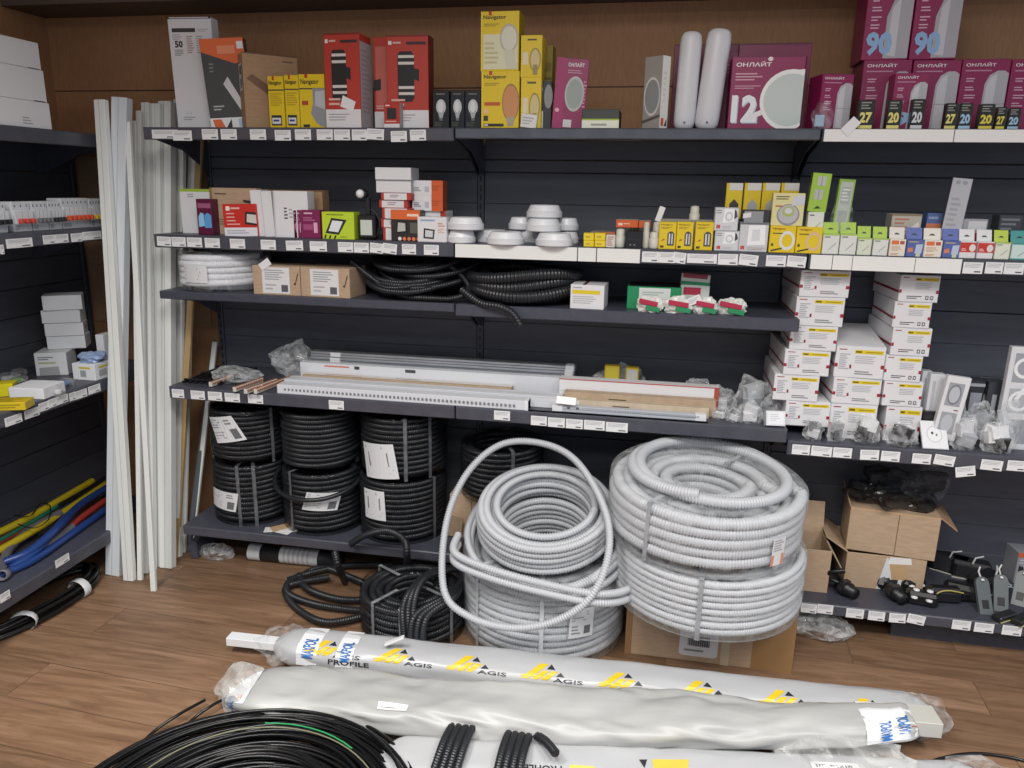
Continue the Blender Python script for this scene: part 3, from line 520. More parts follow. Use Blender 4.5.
for i, t in enumerate((195.5, 180.5)):
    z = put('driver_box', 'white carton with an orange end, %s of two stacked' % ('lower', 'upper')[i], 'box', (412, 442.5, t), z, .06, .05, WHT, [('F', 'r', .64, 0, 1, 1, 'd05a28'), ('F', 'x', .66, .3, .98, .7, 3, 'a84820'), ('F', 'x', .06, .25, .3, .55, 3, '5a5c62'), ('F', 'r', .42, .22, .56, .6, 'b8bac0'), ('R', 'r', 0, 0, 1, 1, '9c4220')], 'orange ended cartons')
put('floodlight_box', 'black floodlight carton with a wide orange top band', 'box', (391, 420, 210), ZS, .015, .06, M('2a2624', .4), [('F', 'r', 0, .7, 1, 1, 'd8642b'), ('F', 'r', .56, .8, .95, .88, 'f0d0bc'), ('F', 'p', [(.16, .24), (.58, .28), (.56, .64), (.2, .66)], '161616'), ('F', 'p', [(.22, .3), (.5, .33), (.49, .58), (.25, .6)], 'b8bcb4'), ('F', 'r', .66, .26, .96, .6, '5a5c50')]+[('F', 'e', .3+.16*i, .08, .06, .06, 'e07a4a' if i else 'e8e8e8') for i in range(5)])
put('floodlight_box', 'white floodlight carton with a black framed lamp, before the orange ended cartons', 'box', (417.5, 446.5, 217), ZS, .008, .05, WHT, [('F', 'p', [(.2, .15), (.56, .12), (.6, .5), (.22, .55)], '26262a'), ('F', 'p', [(.26, .21), (.52, .19), (.54, .45), (.27, .48)], 'ccd0d2'), ('F', 'x', .1, .78, .6, .93, 1, '8fa8c4'), ('F', 'x', .7, .36, .96, .56, 3, 'd8b090'), ('F', 'x', .7, .6, .96, .78, 2, 'cc8a70')])
# round ceiling lamps
def roundlamp(l, r, t, b, yf, z0, label):
    a, c = atY(l, (t+b)/2, yf), atY(r, (t+b)/2, yf); R = (c.x-a.x)/2*1.05; 
    root = empty('round_ceiling_lamp', label, 'lamp', ((a.x+c.x)/2, yf+R*.2, z0), (0, 0, 0), 'round white ceiling lamps')
    mb = MB(); mb.lathe([(0, 0), (R*.97, 0), (R, .002), (R, .003), (R, .016), (R, .0165), (R*.965, .018), (R*.9, .0182)], M('dcdee2', .4), 48, smooth=False); mb.build('base_ring', root)
    mb = MB(); mb.lathe([(R*.95, .018), (R*.94, .0185), (R*.82, .033), (R*.80, .0345), (R*.76, .036), (R*.7, .0365), (0, .038)], M('e4e6ea', .3), 48, smooth=False); mb.build('diffuser', root)
rl = 'white round ceiling lamp '
for a in ((448, 474, 229, 242, .03, ZS, 'lower of the pair at the left bay edge'), (448, 482, 217, 230, .03, ZS+.0388, 'upper of the pair at the left bay edge'), (475, 507, 229, 242, .1, ZS, 'behind and left of the front centre lamp'), (487, 523, 229, 243, .02, ZS, 'at the front, left of the pyramid'),
          (516, 545, 229, 243, .14, ZS, 'hidden at the back under the pyramid'), (536, 572, 230, 246, .015, ZS, 'at the front right of the pyramid'), (556, 578, 230, 244, .14, ZS, 'at the back right of the pyramid bottom'),
          (509, 533, 215, 228, .13, ZS+.0388, 'left in the middle row of the pyramid'), (526, 560, 216, 231, .06, ZS+.0388, 'in front in the middle row of the pyramid'), (555, 578, 216, 230, .14, ZS+.0388, 'right in the middle row of the pyramid'), (527, 561, 203, 216, .09, ZS+.0776, 'topmost of the pyramid')):
    roundlamp(*a[:6], rl+a[6])
ybx = [('F', 'r', .04, .08, .96, .92, 'e8ce2c'), ('F', 'x', .2, .3, .8, .6, 2, '8f7f22')]
for i, (a, b) in enumerate(((583.5, 594), (594.5, 605.5))):
    z = put('small_yellow_box', 'small yellow box, bottom %s of the block of four' % ('left', 'right')[i], 'box', (a, b, 240.5), ZS, .008, .03, YEL, ybx, 'block of four yellow boxes')
    put('small_yellow_box', 'small yellow box, top %s of the block of four' % ('left', 'right')[i], 'box', (a, b, 233), z, .008, .03, YEL, ybx, 'block of four yellow boxes')
put('fitting_box', 'flat grey carton with an orange rim behind the four yellow boxes', 'box', (590, 615, 232), ZS, .045, .1, M('8f8a80', .6), [('F', 'r', .3, .86, 1, 1, 'c06a3a')])
put('socket_box', 'white printed box right of the four yellow boxes', 'box', (606, 615, 235), ZS, .01, .03, M('d8d6ce', .5), [('F', 'x', .15, .1, .85, .9, 5, 'a8605a')])
def pillbox(l, r, t, yf, z0, name, label, m, group=None):
    a, c = atY(l, t+8, yf), atY(r, t+8, yf); R = (c.x-a.x)/2; h = atY(l, t, yf).z-z0
    mb = MB(); mb.lathe([(0, 0), (R*.9, 0), (R, .003), (R, h*.6), (R*.85, h*.62), (R*.85, h*.9), (R*.7, h), (0, h)], m, 18); o = mb.build(name, loc=((a.x+c.x)/2, yf+R, z0)); tag(o, label, 'lamp holder', group)
    mb = MB(); mb.lathe([(0, h), (R*.3, h), (R*.3, h+.002), (0, h+.002)], '8a8880', 10); mb.build('contact_hole', o); return z0+h
CRM = M('cfccc0', .45)
pillbox(615, 625, 229, .015, ZS, 'lamp_holder', 'off-white lamp holder left of the black adapter', CRM, 'off-white lamp holders')
pillbox(628, 640, 227, .07, ZS, 'lamp_holder', 'off-white lamp holder behind the black adapter', CRM, 'off-white lamp holders')
pillbox(643, 650, 222, .02, ZS, 'lamp_holder', 'off-white lamp holder between black adapter and bright holder', M('c4c2b4', .45), 'off-white lamp holders')
pillbox(649, 659, 232, .008, ZS, 'lamp_holder', 'off-white lamp holder against the first yellow bulb carton', CRM, 'off-white lamp holders')
zq = pillbox(652, 662, 222, .05, ZS, 'lamp_holder', 'tall off-white lamp holder behind the one at the yellow carton', CRM, 'off-white lamp holders')
put('adapter', 'black square plug adapter at the front of the second shelf', 'adapter', (625.5, 642, 231), ZS, .006, .03, M('17181a', .35), [('F', 'e', .3, .2, .05, .04, '8a8c90'), ('F', 'e', .55, .2, .05, .04, '8a8c90'), ('F', 'r', .1, .5, .9, .55, '2c2d30')])
put('fitting_box', 'orange and white small box lying over the lamp holders, left one', 'box', (616, 638, 220), ZS+.056, .03, .05, M('cf5f28', .45), [('F', 'r', .1, .3, .3, .6, 'ecd0c0'), ('F', 'x', .34, .35, .85, .65, 1, 'e8c0a8'), ('T', 'r', 0, 0, 1, 1, 'd4d2cc')])
put('fitting_box', 'orange small box lying over the lamp holders, right one', 'box', (638.5, 650.5, 221), ZS+.056, .04, .05, M('cf5f28', .45), [('T', 'r', 0, 0, 1, 1, 'd4d2cc')])
put('price_tag', 'little square white tag standing up behind the lamp holders', 'price tag', (655, 661, 206), ZS+.075, .06, .003, M('e8e8e8', .5), [], ry=.3)
for i, (a, b, w) in enumerate(((659, 676, 'with a filament bulb, leftmost of three'), (676.5, 693, 'with a filament bulb, middle of three'), (695, 713, 'with a double tube bulb, rightmost of three'))):
    put('bulb_box', 'yellow bulb carton '+w+' on the second shelf', 'box', (a, b, 222), ZS, .008, .04, YEL, [('F', 't', 'Navigator', .1, .86, .07, '6a3a18', .7), ('F', 'x', .12, .74, .8, .82, 2, '8f7f22'), ('F', 'p', [(.5, .14), (.9, .14), (.9, .58), (.78, .66), (.62, .66), (.5, .58)], '4a4a44'), ('F', 'r', .58, .2, .66, .58, 'd8dade'), ('F', 'r', .74, .2, .82, .58, 'c8cace'), ('F', 'r', .1, .06, .3, .14, '3a3420'), ('F', 'p', [(.12, .3), (.36, .34), (.3, .4)], 'b8502a')], 'yellow bulb cartons on the second shelf')
pillbox(689.5, 700, 206, .05, ZS+.066, 'lamp_holder', 'off-white lamp holder standing above the yellow bulb cartons', CRM)
put('fitting_box', 'pale carton behind the yellow bulb cartons', 'box', (660, 712, 219.5), ZS, .05, .05, M('a9a79c', .6), [('F', 'r', 0, .9, 1, 1, '8f8d84')])
knob = [('F', 'r', .04, .04, .96, .96, 'd0d2d6'), ('F', 'p', [(.34, .34), (.84, .4), (.82, .94), (.4, .96)], 'eceef0'), ('F', 'p', [(.82, .5), (.95, .62), (.9, .85), (.82, .93)], '3a3c40'), ('F', 'e', .6, .62, .16, .2, 'c4c8cc'), ('F', 'e', .6, .62, .1, .12, 'e8eaec'), ('F', 'r', .1, .1, .26, .26, 'c04a44'), ('F', 'x', .06, .72, .3, .92, 2, '94969a'), ('F', 'x', .35, .08, .9, .22, 2, 'b8babe')]
z = put('dimmer_box', 'grey carton with a white knob picture, lower of two', 'box', (714.5, 739, 231), ZS, .008, .045, M('babcc0', .4), knob, 'knob cartons')
put('dimmer_box', 'grey carton with a white knob picture, upper of two', 'box', (714.5, 738.5, 207.5), z, .01, .045, M('babcc0', .4), knob, 'knob cartons')
z = put('switch_box', 'white carton with a large rocker switch picture right of the knob cartons', 'box', (739.5, 768, 222.5), ZS, .008, .05, M('c8cace', .4), [('F', 'p', [(.28, .22), (.92, .25), (.88, .92), (.3, .9)], 'eceef0'), ('F', 'p', [(.42, .36), (.72, .4), (.7, .78), (.44, .74)], 'd4d6da'), ('F', 'r', .06, .08, .2, .2, 'c04a44'), ('F', 'x', .3, .05, .96, .16, 2, 'b4a0a0'), ('F', 'r', 0, .93, 1, 1, '6a6c70')])
put('socket_box', 'dark grey box resting on the rocker switch carton', 'box', (743, 770, 210), z, .02, .05, M('2e2f33', .4), [('F', 'r', .05, .0, .76, .9, '8e9094'), ('F', 'p', [(-.0, .3), (.3, .42), (.3, .8), (0, .7)], 'dcdee0')])
zz = ZS+.085
mb = MB(); a, b = atY(722, 225, .11), atY(800, 225, .11); mb.box(a.x, .10, ZS, b.x, .19, zz, '2f3035'); tag(mb.build('display_riser'), 'dark riser box carrying the four yellow hanging cartons', 'box')
for i, (a, b) in enumerate(((725.5, 742), (743.5, 760.5), (761.5, 779), (780, 798))):
    put('battery_box', 'yellow hanging carton, %s of four above the grey cartons' % ('leftmost, dark house shape,', 'second, grey picture,', 'third, half hidden,', 'rightmost')[i], 'box', (a, b, 183), zz, .1, .02, YEL, [('F', 'r', .18, .8, .98, 1, 'd8d8d4'), ('F', 'p', [(.25, .0), (.8, .0), (.8, .42), (.52, .56), (.25, .42)], '3a3432' if i == 0 else 'a4a8ac')], 'yellow hanging cartons')
z25 = ZS+.055
ring = lambda c: [('F', 'n', .68, .46, .3, .36, .32, c), ('F', 't', 'Navigator', .1, .84, .1, '8a3a18', .5), ('F', 'x', .1, .68, .5, .76, 1, '4a4424'), ('F', 'e', .12, .3, .05, .06, '5a4a14'), ('F', 'p', [(.08, .04), (.5, .14), (.52, .2), (.08, .1)], '3a3420')]
z = put('tape_box', 'yellow carton with a white ring picture under the round sensor pack', 'box', (769.5, 795.5, 226), ZS, .006, .045, YEL, ring('dcdcd8'), 'yellow ring cartons')
put('tape_box', 'yellow carton with a tan ring picture beside the white ring one', 'box', (796, 822, 227), ZS, .006, .045, YEL, ring('d8b890'), 'yellow ring cartons')
put('sensor_pack', 'pale yellow pack with a round grey sensor standing on the ring carton', 'pack', (772, 804, 193), z, .012, .035, M('d9d29a', .35), [('F', 'e', .52, .34, .36, .33, '8e9094'), ('F', 'e', .52, .36, .31, .28, 'b4b6b8'), ('F', 'e', .52, .44, .19, .16, 'a8b46a'), ('F', 'e', .52, .46, .12, .09, 'ccced0'), ('F', 'p', [(.6, .62), (1, .66), (1, .94), (.66, .9)], 'c8ccd4'), ('F', 'x', .1, .78, .55, .92, 2, '6a6448'), ('F', 'x', .1, .55, .4, .64, 1, 'b8604a')])
GRN = M('9cc045', .4)
z = put('switch_box', 'white switch box under the tall green hanging carton', 'box', (807.5, 823.5, 212), ZS+.055, .02, .03, M('d8dcd4', .4), [('F', 'p', [(.35, .1), (.8, .45), (.85, .55), (.4, .25)], 'b4b8b0'), ('F', 'x', .1, .78, .4, .9, 1, '5a5c50')])
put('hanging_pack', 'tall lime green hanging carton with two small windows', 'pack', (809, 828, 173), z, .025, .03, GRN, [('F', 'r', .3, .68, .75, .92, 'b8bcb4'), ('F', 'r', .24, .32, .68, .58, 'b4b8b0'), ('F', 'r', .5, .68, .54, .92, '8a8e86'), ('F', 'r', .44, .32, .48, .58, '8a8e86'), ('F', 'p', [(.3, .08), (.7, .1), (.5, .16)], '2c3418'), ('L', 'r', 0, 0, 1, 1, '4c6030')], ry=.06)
put('riser_box', 'grey carton standing behind the switch boxes under the green packs', 'box', (806, 862, 236), ZS, .06, .06, M('6d7078', .5), [('F', 'r', 0, .9, 1, 1, '4a4c52')])
put('hanging_pack', 'clear blister pack with green edges right of the tall lime carton', 'pack', (834, 850, 179), ZS+.05, .035, .02, M('8fb04c', .3), [('F', 'r', .12, .08, .9, .95, 'b4beb4'), ('F', 'r', .22, .56, .8, .86, 'a0a8a4'), ('F', 'r', .22, .16, .8, .44, 'a0a8a4'), ('F', 'x', .26, .6, .76, .84, 4, 'd8dcdc')], ry=.05)
q = atY(843, 190, .03); o = crumple('blister_cover', bpy.data.objects['hanging_pack.001'], .024, .01, .062, FILM, 9, loc=(0, -.012, .0)); o['label'] = 'shiny clear plastic cover'
# row of small hanging-tab boxes, right bay
row = [(822.5, 839, 'd9dcd6', 'a4c440', 'g'), (840, 856.5, 'd9dcd6', 'a4c440', 'g'), (857.5, 871.5, 'd4dcc8', 'a4c440', 'g'), (873, 888, 'd9dcd6', 'a4c440', 'g'), (889.5, 905.5, 'e4dfd2', 'd8d4cc', 'o'), (906.5, 923.5, '5566a4', '4a5ea8', 'b'), (924, 942, 'e4dfd2', 'dcd8cc', 'o'), (943, 960, '5566a4', '4a5ea8', 'b'), (959.8, 976, 'dcdcde', 'd8d8da', 'r'), (977.5, 993.5, 'dcdcde', 'd8d8da', 'r'), (995, 1010, 'dcdfd0', 'b4c840', 'g'), (1011.5, 1030, 'c8dcd8', '2f8f8c', 't')]
colw = {'g': 'white and lime green', 'o': 'white and orange', 'b': 'blue', 'r': 'red and white', 't': 'white and teal'}
for i, (a, b, c, tb, k) in enumerate(row):
    t = 238+(i-2)*.55 if i > 1 else 234
    it = {'g': [('F', 'p', [(.35, .15), (.8, .5), (.84, .62), (.42, .3)], 'b4b8b4'), ('F', 'r', 0, .93, 1, 1, 'a4c440'), ('F', 'x', .08, .78, .45, .9, 1, '6a7a5a')], 'o': [('F', 'r', .1, .68, .55, .92, 'd87040'), ('F', 'r', .62, .7, .9, .9, 'b8524a'), ('F', 'x', .1, .3, .9, .6, 4, 'c8a080'), ('F', 'x', .1, .06, .9, .2, 2, 'd09060')],
          'b': [('F', 'p', [(.5, .2), (.9, .2), (.95, .75), (.55, .72)], 'b8c4d8'), ('F', 'p', [(.08, .25), (.4, .3), (.36, .55), (.08, .5)], 'd08060'), ('F', 'x', .1, .8, .9, .92, 1, 'c8b070'), ('F', 'r', .58, .02, .84, .2, 'c4d0a8')], 'r': [('F', 'r', 0, .36, 1, .93, 'c4342c'), ('F', 'e', .76, .62, .2, .22, 'dcd8d6'), ('F', 'x', .1, .42, .5, .6, 2, 'ecd0cc')],
          't': [('F', 'r', 0, .9, 1, 1, '2f8f8c'), ('F', 'p', [(.35, .15), (.8, .5), (.84, .62), (.42, .3)], 'a8b8b4'), ('F', 'r', 0, 0, 1, .08, '2f8f8c')]}[k]
    z = put('switch_box', 'small %s box, %s from left in the right front row' % (colw[k], ORD[i]), 'box', (a, b, t), ZS, .006, .025, M(c, .4), it, 'front row of small boxes')
    ob, w, d, h = LAST
    mb = MB(); mb.T = Matrix.Translation((0, .006, h)) @ Matrix.Rotation(-.35, 4, 'X'); mb.box(-w*.48, -.0008, 0, w*.48, .0008, .032, M(tb, .4)); mb.prints(w*.96, .0016, .032, [('F', 'p', [(.3, .36), (.7, .36), (.58, .5), (.42, .5)], '2c3028')]); mb.build('hanging_tab', ob)
put('carton', 'printed white and brown carton behind the small orange boxes', 'box', (891, 921, 214), ZS+.045, .06, .06, M('b8b4a8', .5), [('F', 'x', .1, .2, .6, .85, 4, 'b87860'), ('F', 'p', [(.6, .2), (.95, .5), (.9, .7), (.6, .4)], 'dcdad2'), ('F', 'r', 0, .92, 1, 1, '8a7a60')])
put('carton', 'blue and orange carton behind the small blue boxes', 'box', (926, 942, 213), ZS+.045, .06, .04, M('53689c', .4), [('F', 'r', 0, .3, 1, .6, 'c87850'), ('F', 'x', .1, .7, .9, .9, 1, '8fa0c4')])
put('carton', 'grey carton with a red band behind the small red boxes', 'box', (961, 987, 219), ZS+.045, .05, .05, M('9c9ea4', .5), [('F', 'r', .2, .0, .85, .35, 'b03c38'), ('F', 'r', .25, .5, .95, .9, 'c8cacc')])
put('carton', 'dark clear sided pack at the right end of the second shelf', 'box', (998, 1021, 215), ZS+.045, .05, .05, M('3c4046', .2), [('F', 'x', .1, .2, .9, .9, 4, '70757c')])
mb = MB(); a, b = atY(868, 225, .05), atY(1024, 225, .05); mb.box(a.x, .045, ZS, b.x+.06, .15, ZS+.0445, '2c2d32'); tag(mb.build('display_riser'), 'dark riser tray under the cartons behind the front row of small boxes', 'box')
put('long_box', 'tall grey narrow box standing on end behind the small blue boxes', 'box', (944, 964, 178), ZS+.045, .035, .012, M('b2b4ba', .45), [('F', 'x', .15, .2, .8, .7, 6, '9c9ea6'), ('F', 'e', .3, .93, .12, .03, '94969c'), ('F', 'e', .65, .93, .12, .03, '94969c'), ('F', 'r', .1, .1, .85, .13, 'd6d8da'), ('L', 'r', 0, 0, 1, 1, '4c4e54')], ry=.07)
# ------------------------------------------------------------------ hoses
HB, HG, HW, CABLE = M('222428', .36), M('b3b6bb', .42), M('dcdde2', .4), M('131416', .32)
def helix_stack(R, r, nv, m, jit=.0, seed=0, per=56):
    rr = np.random.default_rng(seed); P = []
    for k in range(m):
        n = nv*per; t = np.arange(n)/per; z = r+2*r*(t*(nv-1)/nv)
        if k % 2: z = z[::-1]
        w = rr.normal(0, 1, 9)
        a = t*2*PI; Rk = R-r-2*r*.98*k+jit*(np.sin(a*.37+w[0])*.6+np.sin(a*1.31+w[1])*.4)
        P.append(np.stack([Rk*np.cos(a), Rk*np.sin(a), z+jit*.6*np.sin(a*.53+w[2])*(k > 0)], 1))
    return np.vstack(P)
def patch(mb, R, a0, a1, z0, z1, m, items=(), skew=0):
    f = lambda u, v, o=0: ((R+o)*math.cos(a0+(a1-a0)*(u+skew*v)), (R+o)*math.sin(a0+(a1-a0)*(u+skew*v)), z0+(z1-z0)*v-skew*.6*(z1-z0)*u)
    n = 8
    for i in range(n): mb.add([f(i/n, 0), f((i+1)/n, 0), f((i+1)/n, 1), f(i/n, 1)], [(0, 1, 2, 3)], m)
    for q, it in enumerate(items): decal(mb, lambda u, v, q=q: f(u, v, .0006+.0001*q), R*(a1-a0), z1-z0, it[0], it[1:])
STICK = [('x', .06, .55, .6, .92, 4, 'a2a4a8'), ('x', .06, .12, .5, .45, 3, 'b0b2b6'), ('r', .7, .1, .92, .5, '6a6c70'), ('x', .64, .65, .94, .9, 2, '8a8c90')]
STICKB = [('x', .1, .1, .9, .3, 2, 'b0b2b6'), ('r', .2, .35, .8, .75, '707276'), ('x', .1, .8, .9, .95, 1, 'a2a4a8')]
def wrapped_coil(label, group, cx, cy, z0, R, r, nv, m, mat, ridge, rot=(0, 0, 0), fm=None, straps=(), stick=(), strapc='3c3d40', seed=1, jit=.0015, name='wrapped_hose_coil'):
    root = empty(name, label, 'hose coil', (cx, cy, z0), rot, group)
    mb = MB(); mb.tube(helix_stack(R, r, nv, m, jit, seed), r, mat, 8, ridge=ridge, depth=.16, prof=4); mb.build('hose', root)
    H = 2*r*nv
    for a in straps:
        mb = MB(); da = .006/R; m_ = M(strapc, .35); patch(mb, R+.0015, a-da, a+da, -.0005, H, m_)
        c, s_ = math.cos(a), math.sin(a); t = Vector((-s_, c, 0))*.006; p0 = Vector((c, s_, 0))*(R+.0015)+Vector((0, 0, H+.001)); p1 = Vector((c, s_, 0))*(R-2*r*m)+Vector((0, 0, H+.002))
        mb.add([p0-t, p1-t, p1+t, p0+t], [(0, 1, 2, 3)], m_); mb.build('strap', root)
    if fm:
        mb = MB(); Hh = H+.002; e = .004
        mb.lathe([(R-2*r*m-.004, H*.55), (R-2*r*m-.001, Hh*.93), (R-2*r*(m-.5), Hh+.002), (R-r, Hh+.002), (R+e*.4, Hh-r*.6), (R+e, Hh*.75), (R+e*.7, Hh*.5), (R+e, Hh*.25), (R+e*.5, .003), (R-r, .0)], fm, 72); mb.build('plastic_wrap', root)['label'] = 'clear plastic film wrap'
    for q, (a0, a1, za, zb, sk, its) in enumerate(stick):
        mb = MB(); patch(mb, R+.0065, a0, a1, za, zb, M('dcdde0', .4), its, sk); mb.build('paper_label', root)['label'] = 'white printed paper label'
    return root, H
fr = -PI/2
G = 'black wrapped hose coils on the left bottom shelf'
CB = dict(mat=HB, ridge=.0072, fm=FILMD, strapc='6c6e73')
_, H = wrapped_coil('black wrapped hose coil, lower left of the bottom shelf with two grey straps', G, .185, .18, ZB, .138, .0102, 11, 2, straps=(fr+.14, fr+.54, 1.), stick=[(fr-.8, fr+.05, .06, .13, .12, STICK)], seed=2, **CB)
wrapped_coil('black wrapped hose coil, upper left of the bottom shelf with a tilted paper label', G, .19, .18, ZB+H+.004, .136, .0098, 10, 2, straps=(fr+1.05, 1.8), stick=[(fr-.38, fr+.42, .075, .16, -.42, STICK)], seed=3, **CB)
_, H = wrapped_coil('black wrapped hose coil with a wide paper label under the unwrapped black coil', G, .468, .165, ZB, .142, .0102, 11, 2, straps=(fr-.45, 1.8), stick=[(fr-.1, fr+.72, .10, .165, .18, STICK)], seed=4, **CB)
root = empty('loose_hose_coil', 'unwrapped black hose coil on top of the middle wrapped coil, one loop slipping down', 'hose coil', (.465, .17, ZB+H+.004))
mb = MB(); mb.tube(helix_stack(.135, .0094, 11, 2, .004, 6), .0094, HB, 8, ridge=.0072, depth=.16, prof=4); mb.build('hose', root)
mb = MB(); a = np.linspace(0, 2*PI, 80); mb.tube(np.stack([.003+(.156+.012*np.maximum(0, -np.sin(a)))*np.cos(a), -.012+(.165)*np.sin(a), .015-.085*(1-np.sin(a))/2*1.15], 1), .0075, HB, 8, closed=False); mb.build('slipped_loop', root)
_, H = wrapped_coil('black wrapped hose coil with a narrow paper label, lower right of the bottom shelf', G, .765, .17, ZB, .15, .0102, 11, 2, straps=(fr+1.1, 1.8), stick=[(fr-.62, fr-.05, .085, .19, -.05, STICKB)], seed=7, **CB)
wrapped_coil('black wrapped hose coil with shiny film, upper right of the bottom shelf', G, .77, .175, ZB+H+.004, .147, .0098, 11, 2, straps=(fr+.36, fr+.95, 1.8), stick=[(fr-.62, fr+.22, .0, .12, -.15, STICKB)], seed=8, **CB)
put('carton', 'torn brown carton standing behind the grey hose coils under the black wrapped coil', 'box', (450, 494, 496), 0, .13, .2, CARD, [('F', 'r', .48, 0, .5, 1, '8a6a48')])
mb = MB(); mb.slab([(0, 0), (.05, .02), (.03, .11), (-.01, .1)], 0, .003, CARD); mb.build('torn_flap', LAST[0], loc=(-.09, -.105, .16), rot=(.3, .4, 0))
zc = LAST[3]
wrapped_coil('black wrapped hose coil behind the big grey loop', 'black wrapped hose coils on the left bottom shelf', 1.115, .195, zc+.003, .14, .0104, 9, 2, HB, .0072, fm=FILMD, strapc='6c6e73', straps=(fr+.45, 1.4), seed=9)
def jitter_coil(R, n, z0, dz, seed, jr=.12, jz=.01, off=.02, per=60, e=1., phase=0.):
    rr = np.random.default_rng(seed); P = []; ce = rr.normal(0, off, (n+2, 2)); rd = R*(1+rr.normal(0, jr, n+2)); zz = z0+dz*np.arange(n+2)+rr.normal(0, jz, n+2); tl = rr.normal(0, .07, (n+2, 2))
    for i in range(n*per):
        k = i//per; t = (i % per)/per; L = lambda A: A[k]*(1-t)+A[k+1]*t; a = t*2*PI+phase; c = L(ce); Rr = L(rd); s_ = L(tl)
        x, y = Rr*math.cos(a), Rr*math.sin(a)*e; P.append((c[0]+x, c[1]+y, L(zz)+x*s_[0]+y*s_[1]))
    return np.array(P)
# third shelf
wrapped_coil('white ribbed hose coil in clear film at the left end of the third shelf', None, .155, .155, ZH, .145, .0125, 5, 3, HW, .006, fm=FILM, stick=[(fr-.45, fr+.15, .03, .085, 0, [('x', .05, .1, .9, .9, 4, 'c4a0a0')])], seed=12, jit=.004)
lb = [('F', 'r', .2, .06, .78, .95, 'dcdcde'), ('F', 'x', .26, .5, .7, .88, 5, '9a9ca2'), ('F', 'x', .26, .14, .5, .4, 2, 'b0b2b6'), ('F', 'r', .6, .12, .74, .36, '5a5c62'), ('F', 'p', [(.86, .4), (.9, .35), (.97, .75), (.95, .77), (.9, .45), (.88, .45)], '4a3a28')]
put('carton', 'small brown carton with white label, left of two on the third shelf', 'box', (253, 300, 266), ZH, .02, .1, CARD, lb, 'small labelled cartons')
mb = MB(); mb.box(-.02, -.0006, -.012, .02, .0006, .012, 'e2e2e4'); mb.build('price_note', LAST[0], loc=(-.035, -.052, LAST[3]+.004), rot=(0, -.6, 0))
put('carton', 'small brown carton with white label, right of two on the third shelf', 'box', (301, 351, 268), ZH, .015, .12, CARD, lb, 'small labelled cartons', rz=-.05)
root = empty('loose_hose_coil', 'thin black hose in loose loops beside the small brown cartons', 'hose coil', (.83, .165, ZH))
P = jitter_coil(.135, 11, .03, .008, 21, .13, .022, .03, e=1.); P[:, 2] += -.28*P[:, 1]*0+.30*P[:, 1]+.02; P[:, 2] = np.clip(P[:, 2], .012, .155); P[:, 1] = np.clip(P[:, 1], -.165, .15)
mb = MB(); mb.tube(P, .0095, HB, 8, ridge=.0075, depth=.16, prof=4); mb.build('hose', root)
P = smooth_path([atY(352, 262, .08), atY(372, 278, .05), atY(395, 293, .03), atY(430, 300, .02), atY(462, 296, .03), atY(468, 285, .08), atY(452, 268, .1), atY(425, 262, .12)], 14); P[:, 2] = np.maximum(P[:, 2], ZH+.011)
mb = MB(); mb.tube(P-np.array(root.location), .0095, HB, 8, ridge=.0075, depth=.16, prof=4); mb.build('loose_end', root)
root = empty('loose_hose_coil', 'thick black ribbed hose coil with a hanging end, middle of the third shelf', 'hose coil', (1.19, .15, ZH))
P = helix_stack(.168, .0185, 3, 2, .009, 23); P[:, 0] *= 1.12; P[:, 2] += .008*np.sin(np.arctan2(P[:, 1], P[:, 0])*2+P[:, 2]*40); P[:, 2] = np.maximum(P[:, 2], .019)
mb = MB(); mb.tube(P, .0185, HB, 10, ridge=.0105, depth=.18, prof=4); mb.build('hose', root)
P = smooth_path([atY(462, 290, .03), atY(480, 303, .0), atY(500, 307, -.02), atY(513, 314, -.03), atY(521, 326, -.035)], 14)
mb = MB(); mb.tube(P-np.array(root.location), .0125, HB, 10, ridge=.0095, depth=.18, prof=4); mb.build('hanging_end', root)
put('fitting_box', 'white carton with a yellow stripe right of the thick black hose', 'box', (571, 605, 285), ZH, .015, .1, WHT, [('F', 'r', .05, .62, .88, .78, 'dcc428'), ('F', 'x', .08, .82, .5, .92, 1, 'a0a0a4'), ('F', 'x', .08, .2, .85, .55, 4, 'b4b6ba'), ('T', 'r', .35, 0, .45, 1, '5a2c28')], rz=-.05)
put('fitting_box', 'green open carton with a white label behind the small bags', 'box', (627, 681, 287), ZH, .06, .12, M('1f8a5a', .45), [('F', 'r', .22, .2, .8, .95, 'd8dcd8'), ('F', 'x', .28, .3, .7, .8, 5, 'a0b0a8'), ('T', 'r', .03, .05, .97, .97, '1c1c1c')])
def bagged(label, px, yf, z0, cols, seed, group=None, hgt=None, wrap=FILMB, sy=.5, cat='bag'):
    a, b = atY(px[0], (px[2]+px[3])/2, yf), atY(px[1], (px[2]+px[3])/2, yf); w = b.x-a.x; h = hgt or max(.015, atY((px[0]+px[1])/2, px[2], yf).z-z0)
    root = empty('plastic_bag', label, cat, ((a.x+b.x)/2, yf+w*sy*.5, z0), (0, 0, (seed*37 % 10-5)*.04), group)
    rr = random.Random(seed)
    for k, c in enumerate(cols):
        mb = MB(); q = w*.2; zz = h*.12+h*.42*k/max(1, len(cols)-.5)
        mb.T = Matrix.Translation((w*.16*(rr.random()-.5), w*sy*.1*(rr.random()-.5), zz)) @ Euler((rr.uniform(-.3, .3), rr.uniform(-.25, .25), rr.uniform(-.6, .6))).to_matrix().to_4x4()
        mb.box(-q*1.35, -w*sy*.25, 0, q*1.35, w*sy*.25, h*.4, c); mb.prints(1, 1, 1, []); mb.build('content', root)
    crumple('wrapping', root, w*.46, w*sy*.46, h*.56, wrap, seed, .3, sub=4)['label'] = 'crinkled clear plastic'
    return root
G = 'red white and green bags on the third shelf'
